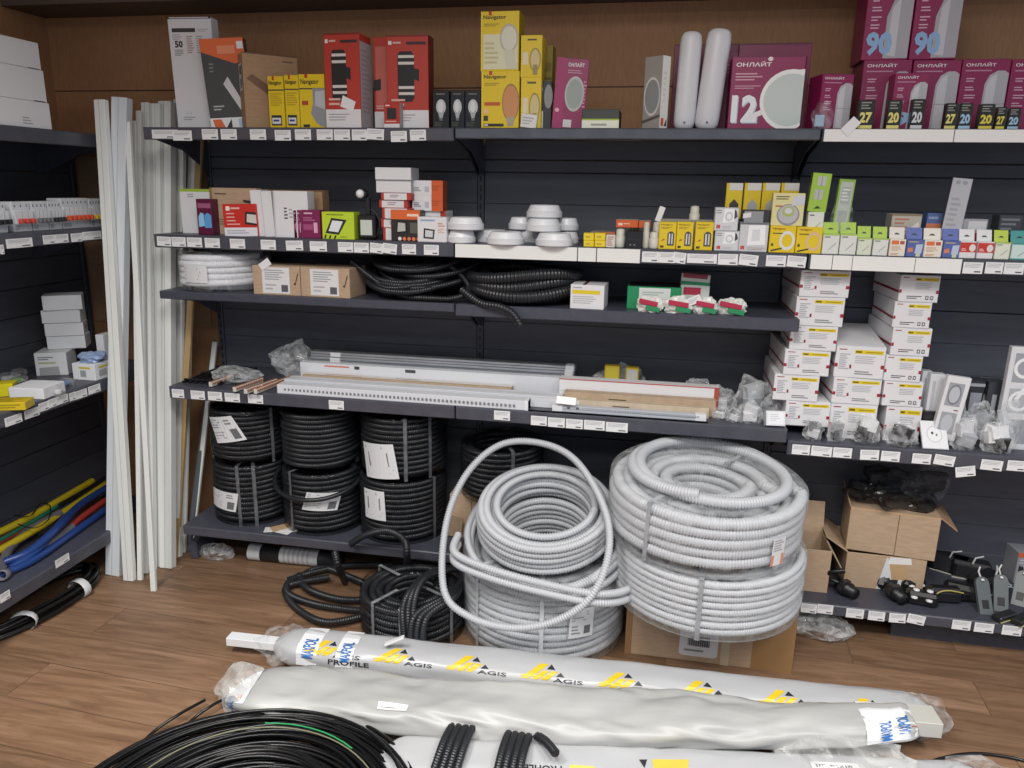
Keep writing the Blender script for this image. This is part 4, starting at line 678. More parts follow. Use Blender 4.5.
for i, (p, yf, w) in enumerate((((635, 663, 303, 320), .0, 'first from the left'), ((662, 692, 303, 319), .0, 'second from the left'), ((691, 718, 304, 318), .01, 'third from the left'), ((715, 748, 303, 318), .015, 'last at the right'))):
    r_ = bagged('small red, white and green bag before the green carton, '+w, p, yf+.002, ZH, ['d8d8d4'], 30+i, G, hgt=.05, wrap=M(('dcdcd6', 'd6d8d2', 'dadad6', 'd2d6d0')[i], .3))
    mb = MB(); a = atY(p[0], 310, yf); w_ = atY(p[1], 310, yf).x-a.x; mb.box(-w_*.38, -w_*.30, .022, w_*.3, -w_*.24, .036, 'b02a4a'); mb.box(-w_*.1, -w_*.29, .007, w_*.42, -w_*.24, .021, '2a8a5a'); mb.build('printed_band', r_, rot=(0, .15, 0))
z = put('fitting_bag', 'green and white flat bag at the back, under another', 'bag', (680, 709, 285), ZH, .1, .05, M('d0d4d0', .4), [('F', 'r', 0, 0, 1, .4, '1f8a5a'), ('F', 'r', .1, .6, .7, .9, 'b02a4a')])
put('fitting_bag', 'red and green bag at the back, topping another', 'bag', (681, 710, 274), z, .1, .05, M('c4c8c4', .4), [('F', 'r', 0, 0, 1, .3, '1f8a5a'), ('F', 'r', .05, .6, .9, 1, '8e2a3c')], ry=.05)
put('price_tag', 'white price tag standing among the red, white and green bags', 'price tag', (686, 703, 297), ZH+.028, .012, .002, M('e6e6e8', .4), [('F', 'x', .1, .2, .9, .8, 3, 'b0b2b6')], ry=-.45, h=.022)
# ------------------------------------------------------------------ fourth shelf: long ducts
def bar(name, label, cat, l, r, y0, y1, z0, z1, m, items=(), group=None, rz=0, parts=()):
    """long piece along the shelf; l and r are (x-pixel, y-pixel) of its front ends"""
    xa, xb = atY(l[0], l[1], y0).x, atY(r[0], r[1], y0).x; w, d, h = xb-xa, y1-y0, z1-z0
    mb = MB(); mb.box(-w/2, -d/2, 0, w/2, d/2, h, m); mb.prints(w, d, h, items); o = mb.build(name, loc=((xa+xb)/2, (y0+y1)/2, z0), rot=(0, 0, rz)); tag(o, label, cat, group)
    for nm, u0, u1, c, e in parts:
        p = MB(); p.box(-w/2+u0*w, -d/2-e, -.0, -w/2+u1*w, d/2+e, h+e, c); p.build(nm, o)
    return o, w, d, h
PVC = M('d6d9df', .35)
def slots(n): return [('F', 'r', .03+.93*i/n, .36, .03+.93*(i+.5)/n, .62, '787c84') for i in range(n)]
zf = lambda px, py, y: atY(px, py, y).z
bar('slotted_duct', 'white slotted wiring duct along the shelf front edge', 'duct', (277, 390), (528, 412), .006, .05, ZF, ZF+.031, PVC, [('F', 'r', 0, .06, 1, .1, 'c0c3c8')]+slots(58), parts=[('end_cap', .985, 1.0, 'e4e6ea', .001)])
bar('slotted_duct', 'wide white duct behind the front slotted duct', 'duct', (284, 380), (562, 402), .054, .112, ZF, ZF+.036, PVC, [('F', 'r', .02, .7, .18, .84, 'b8c4dc'), ('F', 'r', .3, .4, .34, .44, 'a4a8b0'), ('F', 'r', 0, .9, 1, .95, 'bfc3c9'), ('T', 'r', 0, .45, 1, .5, 'bfc3c9'), ('F', 'x', .2, .74, .34, .84, 1, 'd8a890')])
z1 = zf(400, 374, .12)
bar('carton_strip', 'long brown carton strip with printed white top behind the wide white duct', 'carton strip', (302, 375), (511, 389), .116, .155, ZF, zf(400, 381, .116), CARD, [('T', 'r', 0, .3, 1, 1, 'd4d0c8'), ('T', 'x', .1, .5, .3, .8, 1, 'c8604a'), ('T', 'x', .45, .5, .6, .8, 1, '5a5a5e')])
bar('white_duct', 'white flat duct between the carton strip and the aluminium profiles', 'duct', (300, 366), (560, 385), .158, .19, ZF, zf(400, 368, .16), PVC, [('F', 'x', .1, .8, .2, .95, 1, 'c8705a'), ('F', 'r', .22, .8, .24, .95, '3a3a3e'), ('F', 'r', .42, .8, .46, .95, '4a4a4e')])
za = ZF
for i, (t, w) in enumerate(((372, 'lowest'), (366.5, 'second'), (361, 'third'), (356, 'topmost'))):
    z1 = zf(400, t+1, .2) if i else zf(400, 373, .2)
    bar('aluminium_profile', 'aluminium profile, %s of the pile at the back of the duct shelf' % w, 'profile', (309+i*.5, t-3), (572+i, t+18), .2+.004*i, .245, za, z1, ALU, [('F', 'r', 0, .42, 1, .58, '5a6068'), ('F', 'r', .08, .1, .12, .95, 'd8dade')], 'aluminium profiles', parts=[('end_clip', .965, .995, 'd4d8dc', .0015)]); za = z1+.0005
bar('lamp_carton', 'red narrow carton end lying behind the long white lamp carton', 'box', (532, 382), (565, 387), .17, .2, ZF, zf(548, 379, .17), M('b8423c', .45), [('F', 'x', .1, .3, .9, .7, 1, 'e0b4ac')])
bar('lamp_carton', 'long white lamp carton with a red right end', 'box', (559, 388), (719, 396), .115, .155, ZF, zf(640, 383, .115), WHT, [('F', 'r', .97, 0, 1, 1, 'a8503c'), ('F', 'r', .12, .1, .135, .5, '3a3a3e'), ('F', 'x', .22, .15, .32, .5, 2, '5a5a5e'), ('F', 'x', .7, .15, .8, .5, 2, '8a8a8e'), ('F', 'r', .93, .1, .945, .5, '3a3a3e'), ('F', 'r', 0, .96, 1, 1, 'b04a44'), ('F', 'r', .0, .52, 1, .54, 'bcbcc0')])
bar('carton_strip', 'long flat brown carton strip in front of the long white lamp carton', 'carton strip', (564, 398), (716, 406), .075, .11, ZF, zf(640, 396, .08), speckled('tan_board', 'a8937c', 'b8a38a', 30, .7), [('F', 'x', .3, .6, .44, .75, 1, '4a4038')])
bar('carton_strip', 'pale brown carton strip nearest the clear ducts', 'carton strip', (562, 404), (709, 413), .05, .074, ZF, zf(640, 404, .05), speckled('pale_board', 'b8a892', 'c8b8a2', 30, .7), [('F', 'r', 0, .2, .12, .9, 'dadade'), ('F', 'x', .01, .3, .1, .8, 2, '4a4a4e'), ('F', 'x', .35, .5, .5, .7, 1, '4a4038')])
o, w, d, h = bar('clear_duct', 'translucent grey duct with white end pieces at the shelf front', 'duct', (552, 410), (706, 423), .024, .048, ZF, zf(640, 411, .024), M('b8bec6', .25), [('F', 'r', 0, .45, 1, .55, '8d949c'), ('F', 'r', .1, .5, .12, .9, '5a5e64'), ('F', 'r', .16, .5, .18, .9, '5a5e64')]+[('F', 'r', .2+.0165*i, .6, .208+.0165*i, .9, '9aa0a8') for i in range(46)], parts=[('end_clamp', .0, .07, 'e2e4e8', .001), ('end_clamp', .93, 1.0, 'e2e4e8', .001)])
bar('aluminium_profile', 'thin aluminium profile lying frontmost before the translucent duct', 'profile', (521, 416), (708, 430), .004, .022, ZF, zf(640, 421, .004), ALU, [('F', 'r', 0, .3, 1, .45, '6a7078'), ('F', 'r', .78, .5, .8, .95, '4a4e54'), ('F', 'r', .84, .5, .86, .95, '4a4e54')], parts=[('end_clamp', .95, 1.0, 'e2e4e8', .001)])
o = tag(MB().box(-.03, -.0006, -.012, .03, .0006, .012, M('e4e5e6', .4)).build('price_tag', loc=(atY(566, 408, .02).x, .018, ZF+.038), rot=(-.5, .05, 0)), 'white paper price tag lying across the translucent duct end', 'price tag')
# bus bars in bags, dark grating, yellow packs
def busbar(i, a, b, w):
    p, q = atZ(*a, ZF+.012), atZ(*b, ZF+.02); d = q-p; L = d.length; root = empty('comb_busbar', 'copper and white comb busbar, '+w, 'busbar', p, (0, 0, math.atan2(d.y, d.x)), 'comb busbars')
    mb = MB(); mb.box(0, -.006, -.01, L, .006, .006, 'd2cfc6'); mb.build('insulator', root)
    mb = MB()
    for k in range(int(L/.011)): mb.box(.004+k*.011, -.0105, -.002, .010+k*.011, -.0055, .004, '9c5c3c')
    mb.box(0, -.004, .0062, L, -.001, .009, 'a86848'); mb.build('copper_teeth', root)
for i, (a, b, w) in enumerate((((234, 389), (262, 377), 'leftmost of those in the clear bag'), ((245, 391), (276, 378), 'second from the left'), ((255, 391), (285, 377), 'third from the left'), ((210, 384), (232, 374), 'lying apart at the far left in its own film'), ((262, 387), (292, 375), 'rightmost against the ducts'))): busbar(i, a, b, w)
q = atZ(228, 385, ZF); o = crumple('plastic_bag', None, .085, .06, .028, FILMB, 44, .3, loc=(q.x, q.y+.06, ZF)); tag(o, 'flat clear plastic bag over the busbars at the shelf left end', 'bag')
q = atZ(283, 380, ZF); o = crumple('plastic_bag', None, .08, .05, .078, FILMB, 45, .35, loc=(q.x, q.y+.07, ZF), rot=(0, .25, 0), pinch=.6); tag(o, 'peaked clear plastic bag sticking up beside the ducts', 'bag')
mb = MB(); p = atZ(205, 382, ZF)
for k in range(7): mb.box(.02+k*.022, .05, ZF, .03+k*.022, .30, ZF+.008, M('1c1d20', .3))
for k in range(3): mb.box(.02, .06+k*.1, ZF+.0081, .165, .07+k*.1, ZF+.014, M('1c1d20', .3))
tag(mb.build('plastic_grating'), 'dark plastic grating lying at the left end of the duct shelf', 'grating')
for i, (a, b, t, w) in enumerate(((604, 619, 366, 'left'), (625, 638, 368, 'right'))):
    put('clip_pack', 'yellow pack in clear film behind the long white lamp carton, %s of two' % w, 'pack', (a, b, t), ZF, .21, .03, M('c9b02a', .4), [('F', 'x', .1, .15, .9, .5, 3, '8f7c1c'), ('F', 'r', .1, .55, .9, .95, 'd0c040' if i == 0 else 'c4c4c0')], 'yellow packs')
q = atY(620, 375, .21); o = crumple('plastic_bag', None, .085, .03, .06, FILMB, 47, .4, loc=(q.x, .265, ZF), pinch=.3); tag(o, 'crinkled clear bag behind the yellow packs', 'bag')
G = 'clear bags of white fittings at the middle shelf end'
for i, (p, yf, cols, w) in enumerate((((684, 712, 378, 392), .2, ['8a8d92'], 'dark, farthest back by the lamp carton'), ((700, 738, 388, 408), .12, ['c4c6c8'], 'behind the duct ends'), ((735, 772, 378, 404), .12, ['9ea2a8', 'b8bcc0'], 'large and silvery beside the lowest striped carton'), ((712, 730, 406, 422), .05, ['d4d6d8'], 'against the duct end clamp'), ((726, 742, 409, 428), .03, ['c8cacc'], 'narrow one of the front group'), ((738, 764, 402, 428), .025, ['dcdde0', 'd0d2d6'], 'full of white blocks at the front'), ((760, 784, 396, 415), .07, ['6a6e74'], 'dark one between the white blocks and the striped cartons'))):
    bagged('clear bag of fittings, '+w, p, yf, ZF, cols, 60+i, G)
put('wall_socket', 'white square socket in film tilted at the right front corner of the middle shelf', 'socket', (766, 786, 413), ZF, .012, .03, M('d8dade', .35), [('F', 'r', .1, .1, .9, .9, 'e4e6ea'), ('F', 'x', .2, .3, .8, .8, 4, 'c0c4c8')], rx=-.35, rz=.1)
# ------------------------------------------------------------------ striped cartons
def striped(px, zb, yf, d, label, group, ry=0, rz=0, sym=0):
    it = [('F', 'r', .38, .78, .96, .9, 'dcc41e'), ('F', 'r', .4, .81, .52, .87, '6a5c14'), ('F', 'r', .6, .82, .92, .86, 'a8941c'), ('F', 'x', .06, .86, .3, .93, 1, 'a04a44'), ('F', 'x', .4, .46, .92, .72, 4, 'b4b6bb'), ('F', 'x', .08, .25, .3, .78, 8, 'a6a8ae'), ('F', 'x', .42, .1, .88, .24, 2, '7a7c82'), ('F', 'r', .3, .3, .34, .42, '8e2230'),
          ('F', 'r', 0, .33, .06, .45, '9c1f2e'), ('F', 'r', .93, .33, 1, .45, '9c1f2e'), ('L', 'r', 0, .33, 1, .41, '8a1c2a'), ('L', 'r', 0, 0, 1, .02, '8a8c90'), ('F', 'r', 0, 0, 1, .015, '9a9ca0')]
    if sym: it = [it[0], it[1], it[2], it[3], it[4], ('F', 'x', .2, .1, .6, .24, 2, '5a5c62'), ('F', 'r', .68, .1, .76, .24, '4a4c52'), ('F', 'r', .7, .13, .74, .21, 'd8d8dc'), ('F', 'r', .8, .1, .88, .24, '4a4c52'), ('F', 'r', .82, .13, .86, .21, 'd8d8dc')]+it[8:]
    return put('striped_carton', label, 'box', px, zb, yf, d, WHT, it, group, ry=ry, rz=rz)
G = 'white cartons with yellow and red stripes'
LS = [(783.5, 828.5, 401.5), (774.5, 819.5, 375), (783, 829, 350), (791.5, 838.5, 326), (795.5, 844, 297), (798.5, 848.5, 270.5)]
z = ZF
for i, p in enumerate(LS):
    z = striped(p, z, .05, .27, 'white carton with yellow stripe, %s of the tall left stack' % ('lowest', 'second from below', 'third from below', 'third from the top', 'second from the top', 'topmost')[i], G, rz=(.03, -.02, .02, -.03, 0, .03)[i])
z = ZFP
for i, p in enumerate(((829, 876, 404), (831.5, 880, 378), (837, 886.5, 347))):
    z = striped(p, z, .06, .26, 'white carton with yellow stripe, %s of the short middle stack' % ('lowest', 'middle', 'topmost')[i], G, rz=(0, .02, -.04)[i])
mb = MB(); w, d, h = LAST[1:]; mb.T = Matrix.Translation((0, -d/2, h)) @ Matrix.Rotation(.1, 4, 'X'); mb.box(-w/2, 0, 0, w/2, d, .002, WHT); mb.build('lid_flap', LAST[0])['label'] = 'half open white lid flap'
z = ZFP
for i, p in enumerate(((884.5, 920.5, 406.5), (881.5, 921, 381.5), (885.5, 922.5, 355.5), (890.5, 930, 328), (895, 932, 302), (898.5, 938.5, 275))):
    z = striped(p, z, .07, .25, 'white carton with yellow stripe, %s of the tall right stack' % ('lowest', 'second from below', 'third from below', 'third from the top', 'second from the top', 'topmost')[i], G, sym=1, rz=(0, .03, -.02, .02, -.03, .02)[i])
# loose electrical goods on the right bay carton shelf
bl = M('1d1e22', .35)
for i, (p, cols, w) in enumerate((((804, 826, 419, 434), ['c8cacd', '6a6c70'], 'leftmost with white clips'), ((828, 850, 419, 433), ['4a4c50', 'a0a2a6'], 'in the middle with dark and grey parts'), ((853, 884, 415, 436), ['1d1e22', 'd4d6d8'], 'with a black square'), ((886, 923, 424, 437), ['8a8d92', '2c2d30'], 'rightmost, flat and long'))):
    bagged('clear bag on the right carton shelf front, '+w, p, .015, ZFP, cols, 80+i, 'clear bags at the striped cartons')
put('mounting_plate', 'black square plate standing behind the white socket plate', 'plate', (921, 944, 412), ZFP, .075, .02, bl, [('F', 'r', .1, .1, .9, .9, '26272b')])
put('wall_socket', 'white square socket plate leaning at the right carton shelf front', 'socket', (925, 952, 421), ZFP, .012, .008, M('dfe1e4', .3), [('F', 'e', .5, .52, .3, .3, 'c8cace'), ('F', 'e', .5, .52, .26, .26, 'e2e4e6'), ('F', 'e', .42, .56, .05, .05, '3a3c40'), ('F', 'e', .58, .5, .04, .04, '6a6c70'), ('F', 'r', 0, 0, 1, .03, 'b4b6ba')], rx=-.65, rz=.05)
frm = lambda: [('F', 'r', .14, .54, .8, .9, '9ca0a6'), ('F', 'r', .14, .1, .8, .44, '9ca0a6'), ('F', 'e', .46, .72, .24, .14, 'b8bcc2'), ('F', 'e', .46, .27, .24, .14, 'b8bcc2'), ('F', 'n', .46, .72, .28, .16, .2, '7a7e86'), ('F', 'x', .6, .46, .9, .5, 1, '8a5a54')]
put('wall_switch', 'white double switch frame in film, front one right of the striped cartons', 'frame', (936, 960, 376), ZFP+.02, .05, .02, M('dcdde0', .3), frm(), 'white switch frames', ry=.1)
put('wall_switch', 'white double switch frame standing behind the front frame', 'frame', (926, 941, 374), ZFP, .09, .03, M('d2d4d8', .3), [('F', 'r', .2, .1, .4, .9, 'b4b8be')], 'white switch frames')
put('wall_switch', 'white single frame pressed between the striped stack and the double frames', 'frame', (918, 928, 371), ZFP, .12, .03, M('cfd1d6', .3), [('F', 'r', .3, .1, .5, .9, 'a4a8ae'), ('F', 'e', .6, .6, .2, .15, '8a8e94')], 'white switch frames')
put('display_stand', 'dark frosted box standing behind the loose bags', 'box', (962, 981, 380), ZFP, .12, .05, M('2c2f36', .25), [('F', 'r', .3, .1, .9, .8, '8e949c'), ('F', 'r', .1, .9, 1, .95, '9aa0a8')])
put('price_tag', 'white price tag standing against the dark frosted box', 'price tag', (963, 981, 396), ZFP+.04, .1, .002, M('e6e6e8', .4), [('F', 'x', .1, .2, .9, .8, 3, 'b0b2b6')], h=.022)
put('display_stand', 'grey striped box standing left of the large clear blister', 'box', (984, 1002, 382), ZFP, .11, .05, M('3a3d44', .25), [('F', 'r', .3, 0, .55, .8, 'a4a8ae'), ('F', 'r', .7, 0, .9, .8, '8a8e96')])
put('blister_card', 'large white blister card with clear bubbles, at the right picture edge', 'pack', (1003, 1040, 347), ZFP, .07, .02, M('d6d8dc', .3), [('F', 'r', .14, .66, .9, .94, '9a9ea6'), ('F', 'r', .14, .36, .9, .6, 'a8acb2'), ('F', 'r', .14, .06, .9, .3, '8e929a'), ('F', 'n', .45, .8, .3, .1, .3, 'e8eaec'), ('F', 'n', .45, .48, .3, .1, .3, 'e8eaec'), ('F', 'p', [(.3, .5), (.4, .48), (.95, .86), (.95, .9)], 'eceef0')])
q = atY(1020, 380, .06); o = crumple('blister_cover', LAST[0], .045, .01, .11, FILM, 71, loc=(0, -.014, 0), amp=.2)
for i, (p, yf, cols, w) in enumerate((((938, 972, 400, 424), .07, ['9ea2a8', '6a6e76'], 'behind the grey cube'), ((954, 983, 418, 444), .02, ['a8acb2', 'c8cace'], 'wrapping a tilted grey cube'), ((966, 1004, 406, 426), .075, ['b8bcc2', '8e9298'], 'silvery, in the middle of the heap'), ((984, 1018, 424, 452), .015, ['1d1e22', 'd4d6d8', 'e2e4e6'], 'with black and white parts at the front'), ((1000, 1026, 400, 430), .05, ['9ea4ac', 'c8ccd0'], 'under the large blister card'), ((976, 996, 394, 410), .12, ['c0c4c8'], 'small one at the back'))):
    bagged('clear bag of fittings in the right heap, '+w, p, yf, ZFP, cols, 100+i, 'heap of clear bags at the right')
put('price_tag', 'white price tag lying on the right heap of clear bags', 'price tag', (986, 1004, 398), ZFP+.05, .04, .002, M('e6e6e8', .4), [('F', 'x', .1, .2, .9, .8, 3, 'b0b2b6')], h=.024, ry=.25)
# ------------------------------------------------------------------ right bay lowest shelf
yz = lambda px, py, z: atZ(px, py, z).y
y1 = yz(855, 587, ZBP)
def opencarton(label, px, zb, yf, d, rz=0, flaps=(), items=(), th=.003):
    l, r, t = px; b = PR(atY((l+r)/2, t, yf).x, yf, zb)[1]; m = (t+b)/2
    xa, xb = atY(l, m, yf).x, atY(r, m, yf).x; w = xb-xa; h = atY((l+r)/2, t, yf).z-zb
    root = empty('carton', label, 'box', ((xa+xb)/2, yf+d/2, zb), (0, 0, rz))
    mb = MB(); mb.box(-w/2, -d/2, 0, w/2, d/2, th, CARD)
    for a in ((-w/2, -d/2, th, w/2, -d/2+th, h), (-w/2, d/2-th, th, w/2, d/2, h), (-w/2, -d/2+th, th, -w/2+th, d/2-th, h), (w/2-th, -d/2+th, th, w/2, d/2-th, h)): mb.box(*a, CARD)
    mb.prints(w, d, h, items); mb.build('body', root)
    for side, L, ang in flaps:
        mb = MB()
        if side in 'FB':
            s = -1 if side == 'F' else 1; mb.T = Matrix.Translation((0, s*d/2, h)) @ Matrix.Rotation(-s*ang, 4, 'X'); mb.box(-w/2, -th/2, 0, w/2, th/2, L, CARD)
        else:
            s = -1 if side == 'L' else 1; mb.T = Matrix.Translation((s*w/2, 0, h)) @ Matrix.Rotation(s*ang, 4, 'Y'); mb.box(-th/2, -d/2, 0, th/2, d/2, L, CARD)
        mb.build('flap', root)
    return root, w, d, h
ya = yz(815, 592, ZBP)
opencarton('open brown carton with a raised back flap beside the stacked grey coils', (783, 830, 549), ZBP, ya, .14, 0, [('B', .10, .25), ('R', .07, 2.6)])
o = bagged('dark goods inside the open brown carton beside the grey coils', (788, 824, 549, 560), ya+.02, ZBP+.05, ['1a1b1e', '26272b'], 130, hgt=.06, wrap=FILMD)
rt, w, d, h = opencarton('lower brown carton with a torn white sticker under another carton', (846, 926, 556), ZBP, y1, .2, -.03, [('L', .08, 1.0)])
mb = MB(); mb.prints(w, d, h, [('F', 'p', [(.42, .02), (.74, .02), (.7, .95), (.5, .95)], 'd4d6d8'), ('F', 'p', [(.6, .3), (.8, .4), (.76, .98), (.52, .98)], 'b99a74'), ('F', 'p', [(.52, .78), (.82, .82), (.8, 1), (.54, .98)], 'e0e0de')], off=.001); mb.build('torn_sticker', rt)['label'] = 'torn white sticker'
put('carton', 'upper brown carton resting on the lower one under black film', 'box', (852, 941, 513), ZBP+h+.002, y1+.004, .17, CARD, [('F', 'r', .545, 0, .555, 1, '7d6040'), ('T', 'r', 0, .48, 1, .52, '8a6c4a'), ('F', 'r', 0, .97, 1, 1, 'c4a27a')], rz=-.12)
o, w, d, hh = LAST; mb = MB(); mb.T = Matrix.Translation((-w/2, 0, hh)) @ Matrix.Rotation(-.35, 4, 'Y'); mb.box(-.002, -d/2, 0, .002, d/2, .03, CARD2); mb.build('flap', o); mb = MB(); mb.T = Matrix.Translation((w/2, 0, hh)) @ Matrix.Rotation(2.2, 4, 'Y'); mb.box(-.002, -d/2, 0, .002, d/2, .06, CARD2); mb.build('flap', o)
q = o.location; BLKFILM = film('black_polythene', '1c1e22', .2, .65, 26, .12)
b_ = crumple('plastic_bag', None, .125, .07, .062, BLKFILM, 133, .55, loc=(q.x+.0, q.y-.005, q.z+hh), sub=4); tag(b_, 'crumpled shiny dark plastic bag on top of the upper brown carton', 'bag')
b_ = crumple('plastic_bag', None, .06, .012, .075, film('smoky_film', '8a8d92', .05, .4, 26, .06), 135, .3, loc=(q.x+.085, q.y+.02, q.z+hh+.01), rot=(0, .3, 0)); tag(b_, 'smoky clear bag corner standing up at the right of the dark bag', 'bag')
def fitting(label, a, yf, parts_, group=None, name='cable_fitting', cat='fitting', z0=ZBP, sc=1.45):
    q = atZ(a[0], a[1], z0); root = empty(name, label, cat, (q.x, q.y+.012, z0), (0, 0, yf), group); 
    root.scale = (sc,)*3
    for nm, f in parts_: mb = MB(); f(mb); mb.build(nm, root)
BK = M('141517', .38)
def gland(mb): mb.T = Matrix.Translation((0, 0, .016)) @ Matrix.Rotation(PI/2, 4, 'X'); mb.lathe([(0, -.022), (.013, -.022), (.013, -.012), (.016, -.01), (.016, .01), (.012, .012), (.012, .026), (0, .026)], BK, 14)
def nut(mb): mb.T = Matrix.Translation((0, .004, .016)) @ Matrix.Rotation(PI/2, 4, 'X'); mb.lathe([(.0165, -.006), (.019, -.005), (.019, .005), (.0165, .006)], M('212226', .3), 6, smooth=False)
def tail(mb): mb.tube(smooth_path([(0, .01, .02), (-.02, .03, .03), (-.03, .02, .05), (-.01, 0, .06)], 8), .005, BK)
fitting('black cable gland fallen before the gap between the cartons', (846, 597), .6, (('body', gland), ('nut', nut), ('lead', tail)))
for i, (px, py, rz, w) in enumerate(((884, 590, 1.2, 'leftmost of the black heap'), (896, 602, .3, 'second in the black heap, nearest the shelf edge at left'), (906, 588, 2., 'third in the black heap'))):
    fitting('black cable gland, '+w, (px, py), rz, (('body', gland), ('nut', nut)), 'black heap of glands')
def holder(mb): mb.box(-.03, -.014, 0, .03, .016, .03, BK, c=.006)
def studs(mb):
    for x, y, z in ((-.016, -.0145, .02), (.012, -.0145, .018), (-.012, 0, .0305), (.014, .004, .0305)): mb.lathe([(0, 0), (.007, 0), (.006, .003), (0, .004)], M('d8dadd', .25), 12, x=x, y=y, z=z-.001)
fitting('black clamp block with white studs in the black heap', (922, 606), -.2, (('body', holder), ('studs', studs)), name='clamp_block')
fitting('black clamp block with white studs behind the other one', (912, 592), .5, (('body', holder), ('studs', studs)), name='clamp_block')
def plug(mb): mb.box(-.035, -.016, 0, .035, .016, .034, M('1a1b1d', .35), c=.008); mb.box(.03, -.008, .008, .05, .008, .024, BK)
def trimp(mb): mb.tube(smooth_path([(-.03, -.0165, .01), (-.02, -.017, .028), (.0, -.017, .034), (.03, -.017, .03)], 6), .0016, M('a89a54', .4))
fitting('black block with a yellow line right of the studded clamps', (944, 603), .1, (('body', plug), ('yellow_line', trimp)), name='plug_block')
fitting('black block behind the grey lever pieces', (962, 600), -.3, (('body', plug),), name='plug_block')
def spot(mb): mb.box(-.04, -.02, .0, .04, .02, .04, M('18191c', .35), c=.006); mb.box(-.03, -.024, .006, .03, -.0195, .034, M('2c2d31', .2), c=.003)
def spotl(mb): mb.tube([(0, -.02, .04), (.004, -.02, .055), (.02, -.01, .058)], .002, M('b8b8b4', .4))
def spote(mb): mb.box(-.036, -.0246, .0, .036, -.0205, .003, 'b0b0a8')
for i, (px, py, rz, w) in enumerate(((950, 572, -.5, 'leftmost, leaning by the upper carton'), (970, 578, -.25, 'in the middle'), (984, 592, .7, 'rightmost above the grey lever pieces'))):
    fitting('small black floodlight behind the black heap, '+w, (px, py), rz, (('housing', spot), ('bracket', spotl), ('edge_strip', spote)), 'small black floodlights', 'floodlight', 'floodlight')
GY = M('5a6163', .4)
def lever(mb):
    n = 12; out = [(.014*math.cos(t), .065+.014*math.sin(t)) for t in np.linspace(0, PI, n)]+[(-.014, 0), (.014, 0)]
    mb.slab(out, 0, .008, GY); mb.box(-.007, -.0006, .012, .007, .0, .03, '1a1b1d')
def ltip(mb): mb.tube([(0, .004, .078), (-.003, .004, .09), (.002, .004, .1)], .0018, M('c8cacc', .3)); mb.lathe([(0, 0), (.004, 0), (.003, .004), (0, .005)], M('dfe1e3', .3), 10, x=0, y=-.002, z=.07)
for i, (px, py, rz, lean, w) in enumerate(((987, 615, .15, -.55, 'leftmost, upright'), (1001, 612, -.1, -.5, 'second, upright'), (1018, 606, -.45, -.6, 'third, tilted left'), (1028, 618, -.9, -.9, 'at the right picture edge'))):
    q = atZ(px, py, ZBP); root = empty('lever_bracket', 'grey lever piece with a dark window, '+w, 'bracket', (q.x, q.y, ZBP+.001), (lean, 0, rz), 'grey lever pieces'); root.scale = (1.4,)*3
    mb = MB(); lever(mb); mb.build('lever', root); mb = MB(); ltip(mb); mb.build('metal_tip', root)
for i, (px, py, rz, w) in enumerate(((1004, 619, .6, 'left'), (1022, 622, .75, 'right'))):
    q = atZ(px, py, ZBP); root = empty('dark_clip', 'flat dark clip lying in front of the grey lever pieces, '+w, 'clip', (q.x, q.y, ZBP+.001), (0, 0, rz), 'flat dark clips'); root.scale = (1.3,)*3
    mb = MB(); mb.box(-.03, -.012, 0, .03, .012, .014, M('232526', .35), c=.003); mb.build('body', root); mb = MB(); mb.tube([(-.03, -.013, .003), (.03, -.013, .003), (.04, -.02, .006)], .0015, M('b0aa7c', .4)); mb.build('edge_wire', root)
for i, (a, b, c) in enumerate(((990, 1012, 578), (1000, 1022, 586))):
    p, q = atZ(a, c, ZBP+.02), atZ(b, c+8, ZBP+.02); mb = MB(); mb.tube([p, (p+q)/2+Vector((0, 0, .01)), q], .003, M('aebcc4', .3)); tag(mb.build('cable_tie'), 'pale blue-white plastic tie above the grey lever pieces, %s one' % ('upper', 'lower')[i], 'tie')
put('fitting_box', 'grey carton with an orange top at the right picture edge on the lowest shelf', 'box', (1014, 1040, 553), ZBP, yz(1016, 583, ZBP), .08, M('8f9196', .5), [('F', 'r', 0, .85, 1, 1, 'c8603a'), ('F', 'p', [(.1, .2), (.5, .12), (.5, .5), (.1, .58)], '2c2d31'), ('F', 'x', .1, .62, .6, .8, 2, 'c0c2c6')], rz=.1)
q = atZ(826, 644, 0); o = crumple('plastic_bag', None, .085, .055, .04, FILMB, 141, .35, loc=(q.x-.005, q.y+.05, .0)); tag(o, 'clear plastic bag on the floor under the right bay', 'bag')
# rolls under the left bottom shelf
root = empty('film_roll', 'dark roll with white paper label lying under the left bottom shelf', 'roll', (.36, .1, .031), (0, PI/2, .02))
mb = MB(); mb.lathe([(0, -.16), (.03, -.16), (.03, .19), (0, .19)], M('26272b', .4), 24); mb.build('roll', root)
mb = MB(); mb.lathe([(.0305, -.035), (.0305, .11)], M('c4c4c6', .5), 24); 
for k in range(6): mb.lathe([(.0308, -.02+k*.018), (.0308, -.012+k*.018)], M('a8a8ac', .5), 24)
mb.build('paper_label', root)['label'] = 'white paper label'
mb = MB(); mb.lathe([(.0306, -.158), (.0306, -.11)], M('c8cccf', .3), 24); mb.build('pale_end', root)
q = atZ(212, 560, 0); o = crumple('plastic_bag', None, .06, .035, .03, FILMB, 143, .4, loc=(q.x, q.y+.03, 0)); tag(o, 'crinkled clear bag under the left end of the bottom shelf', 'bag')
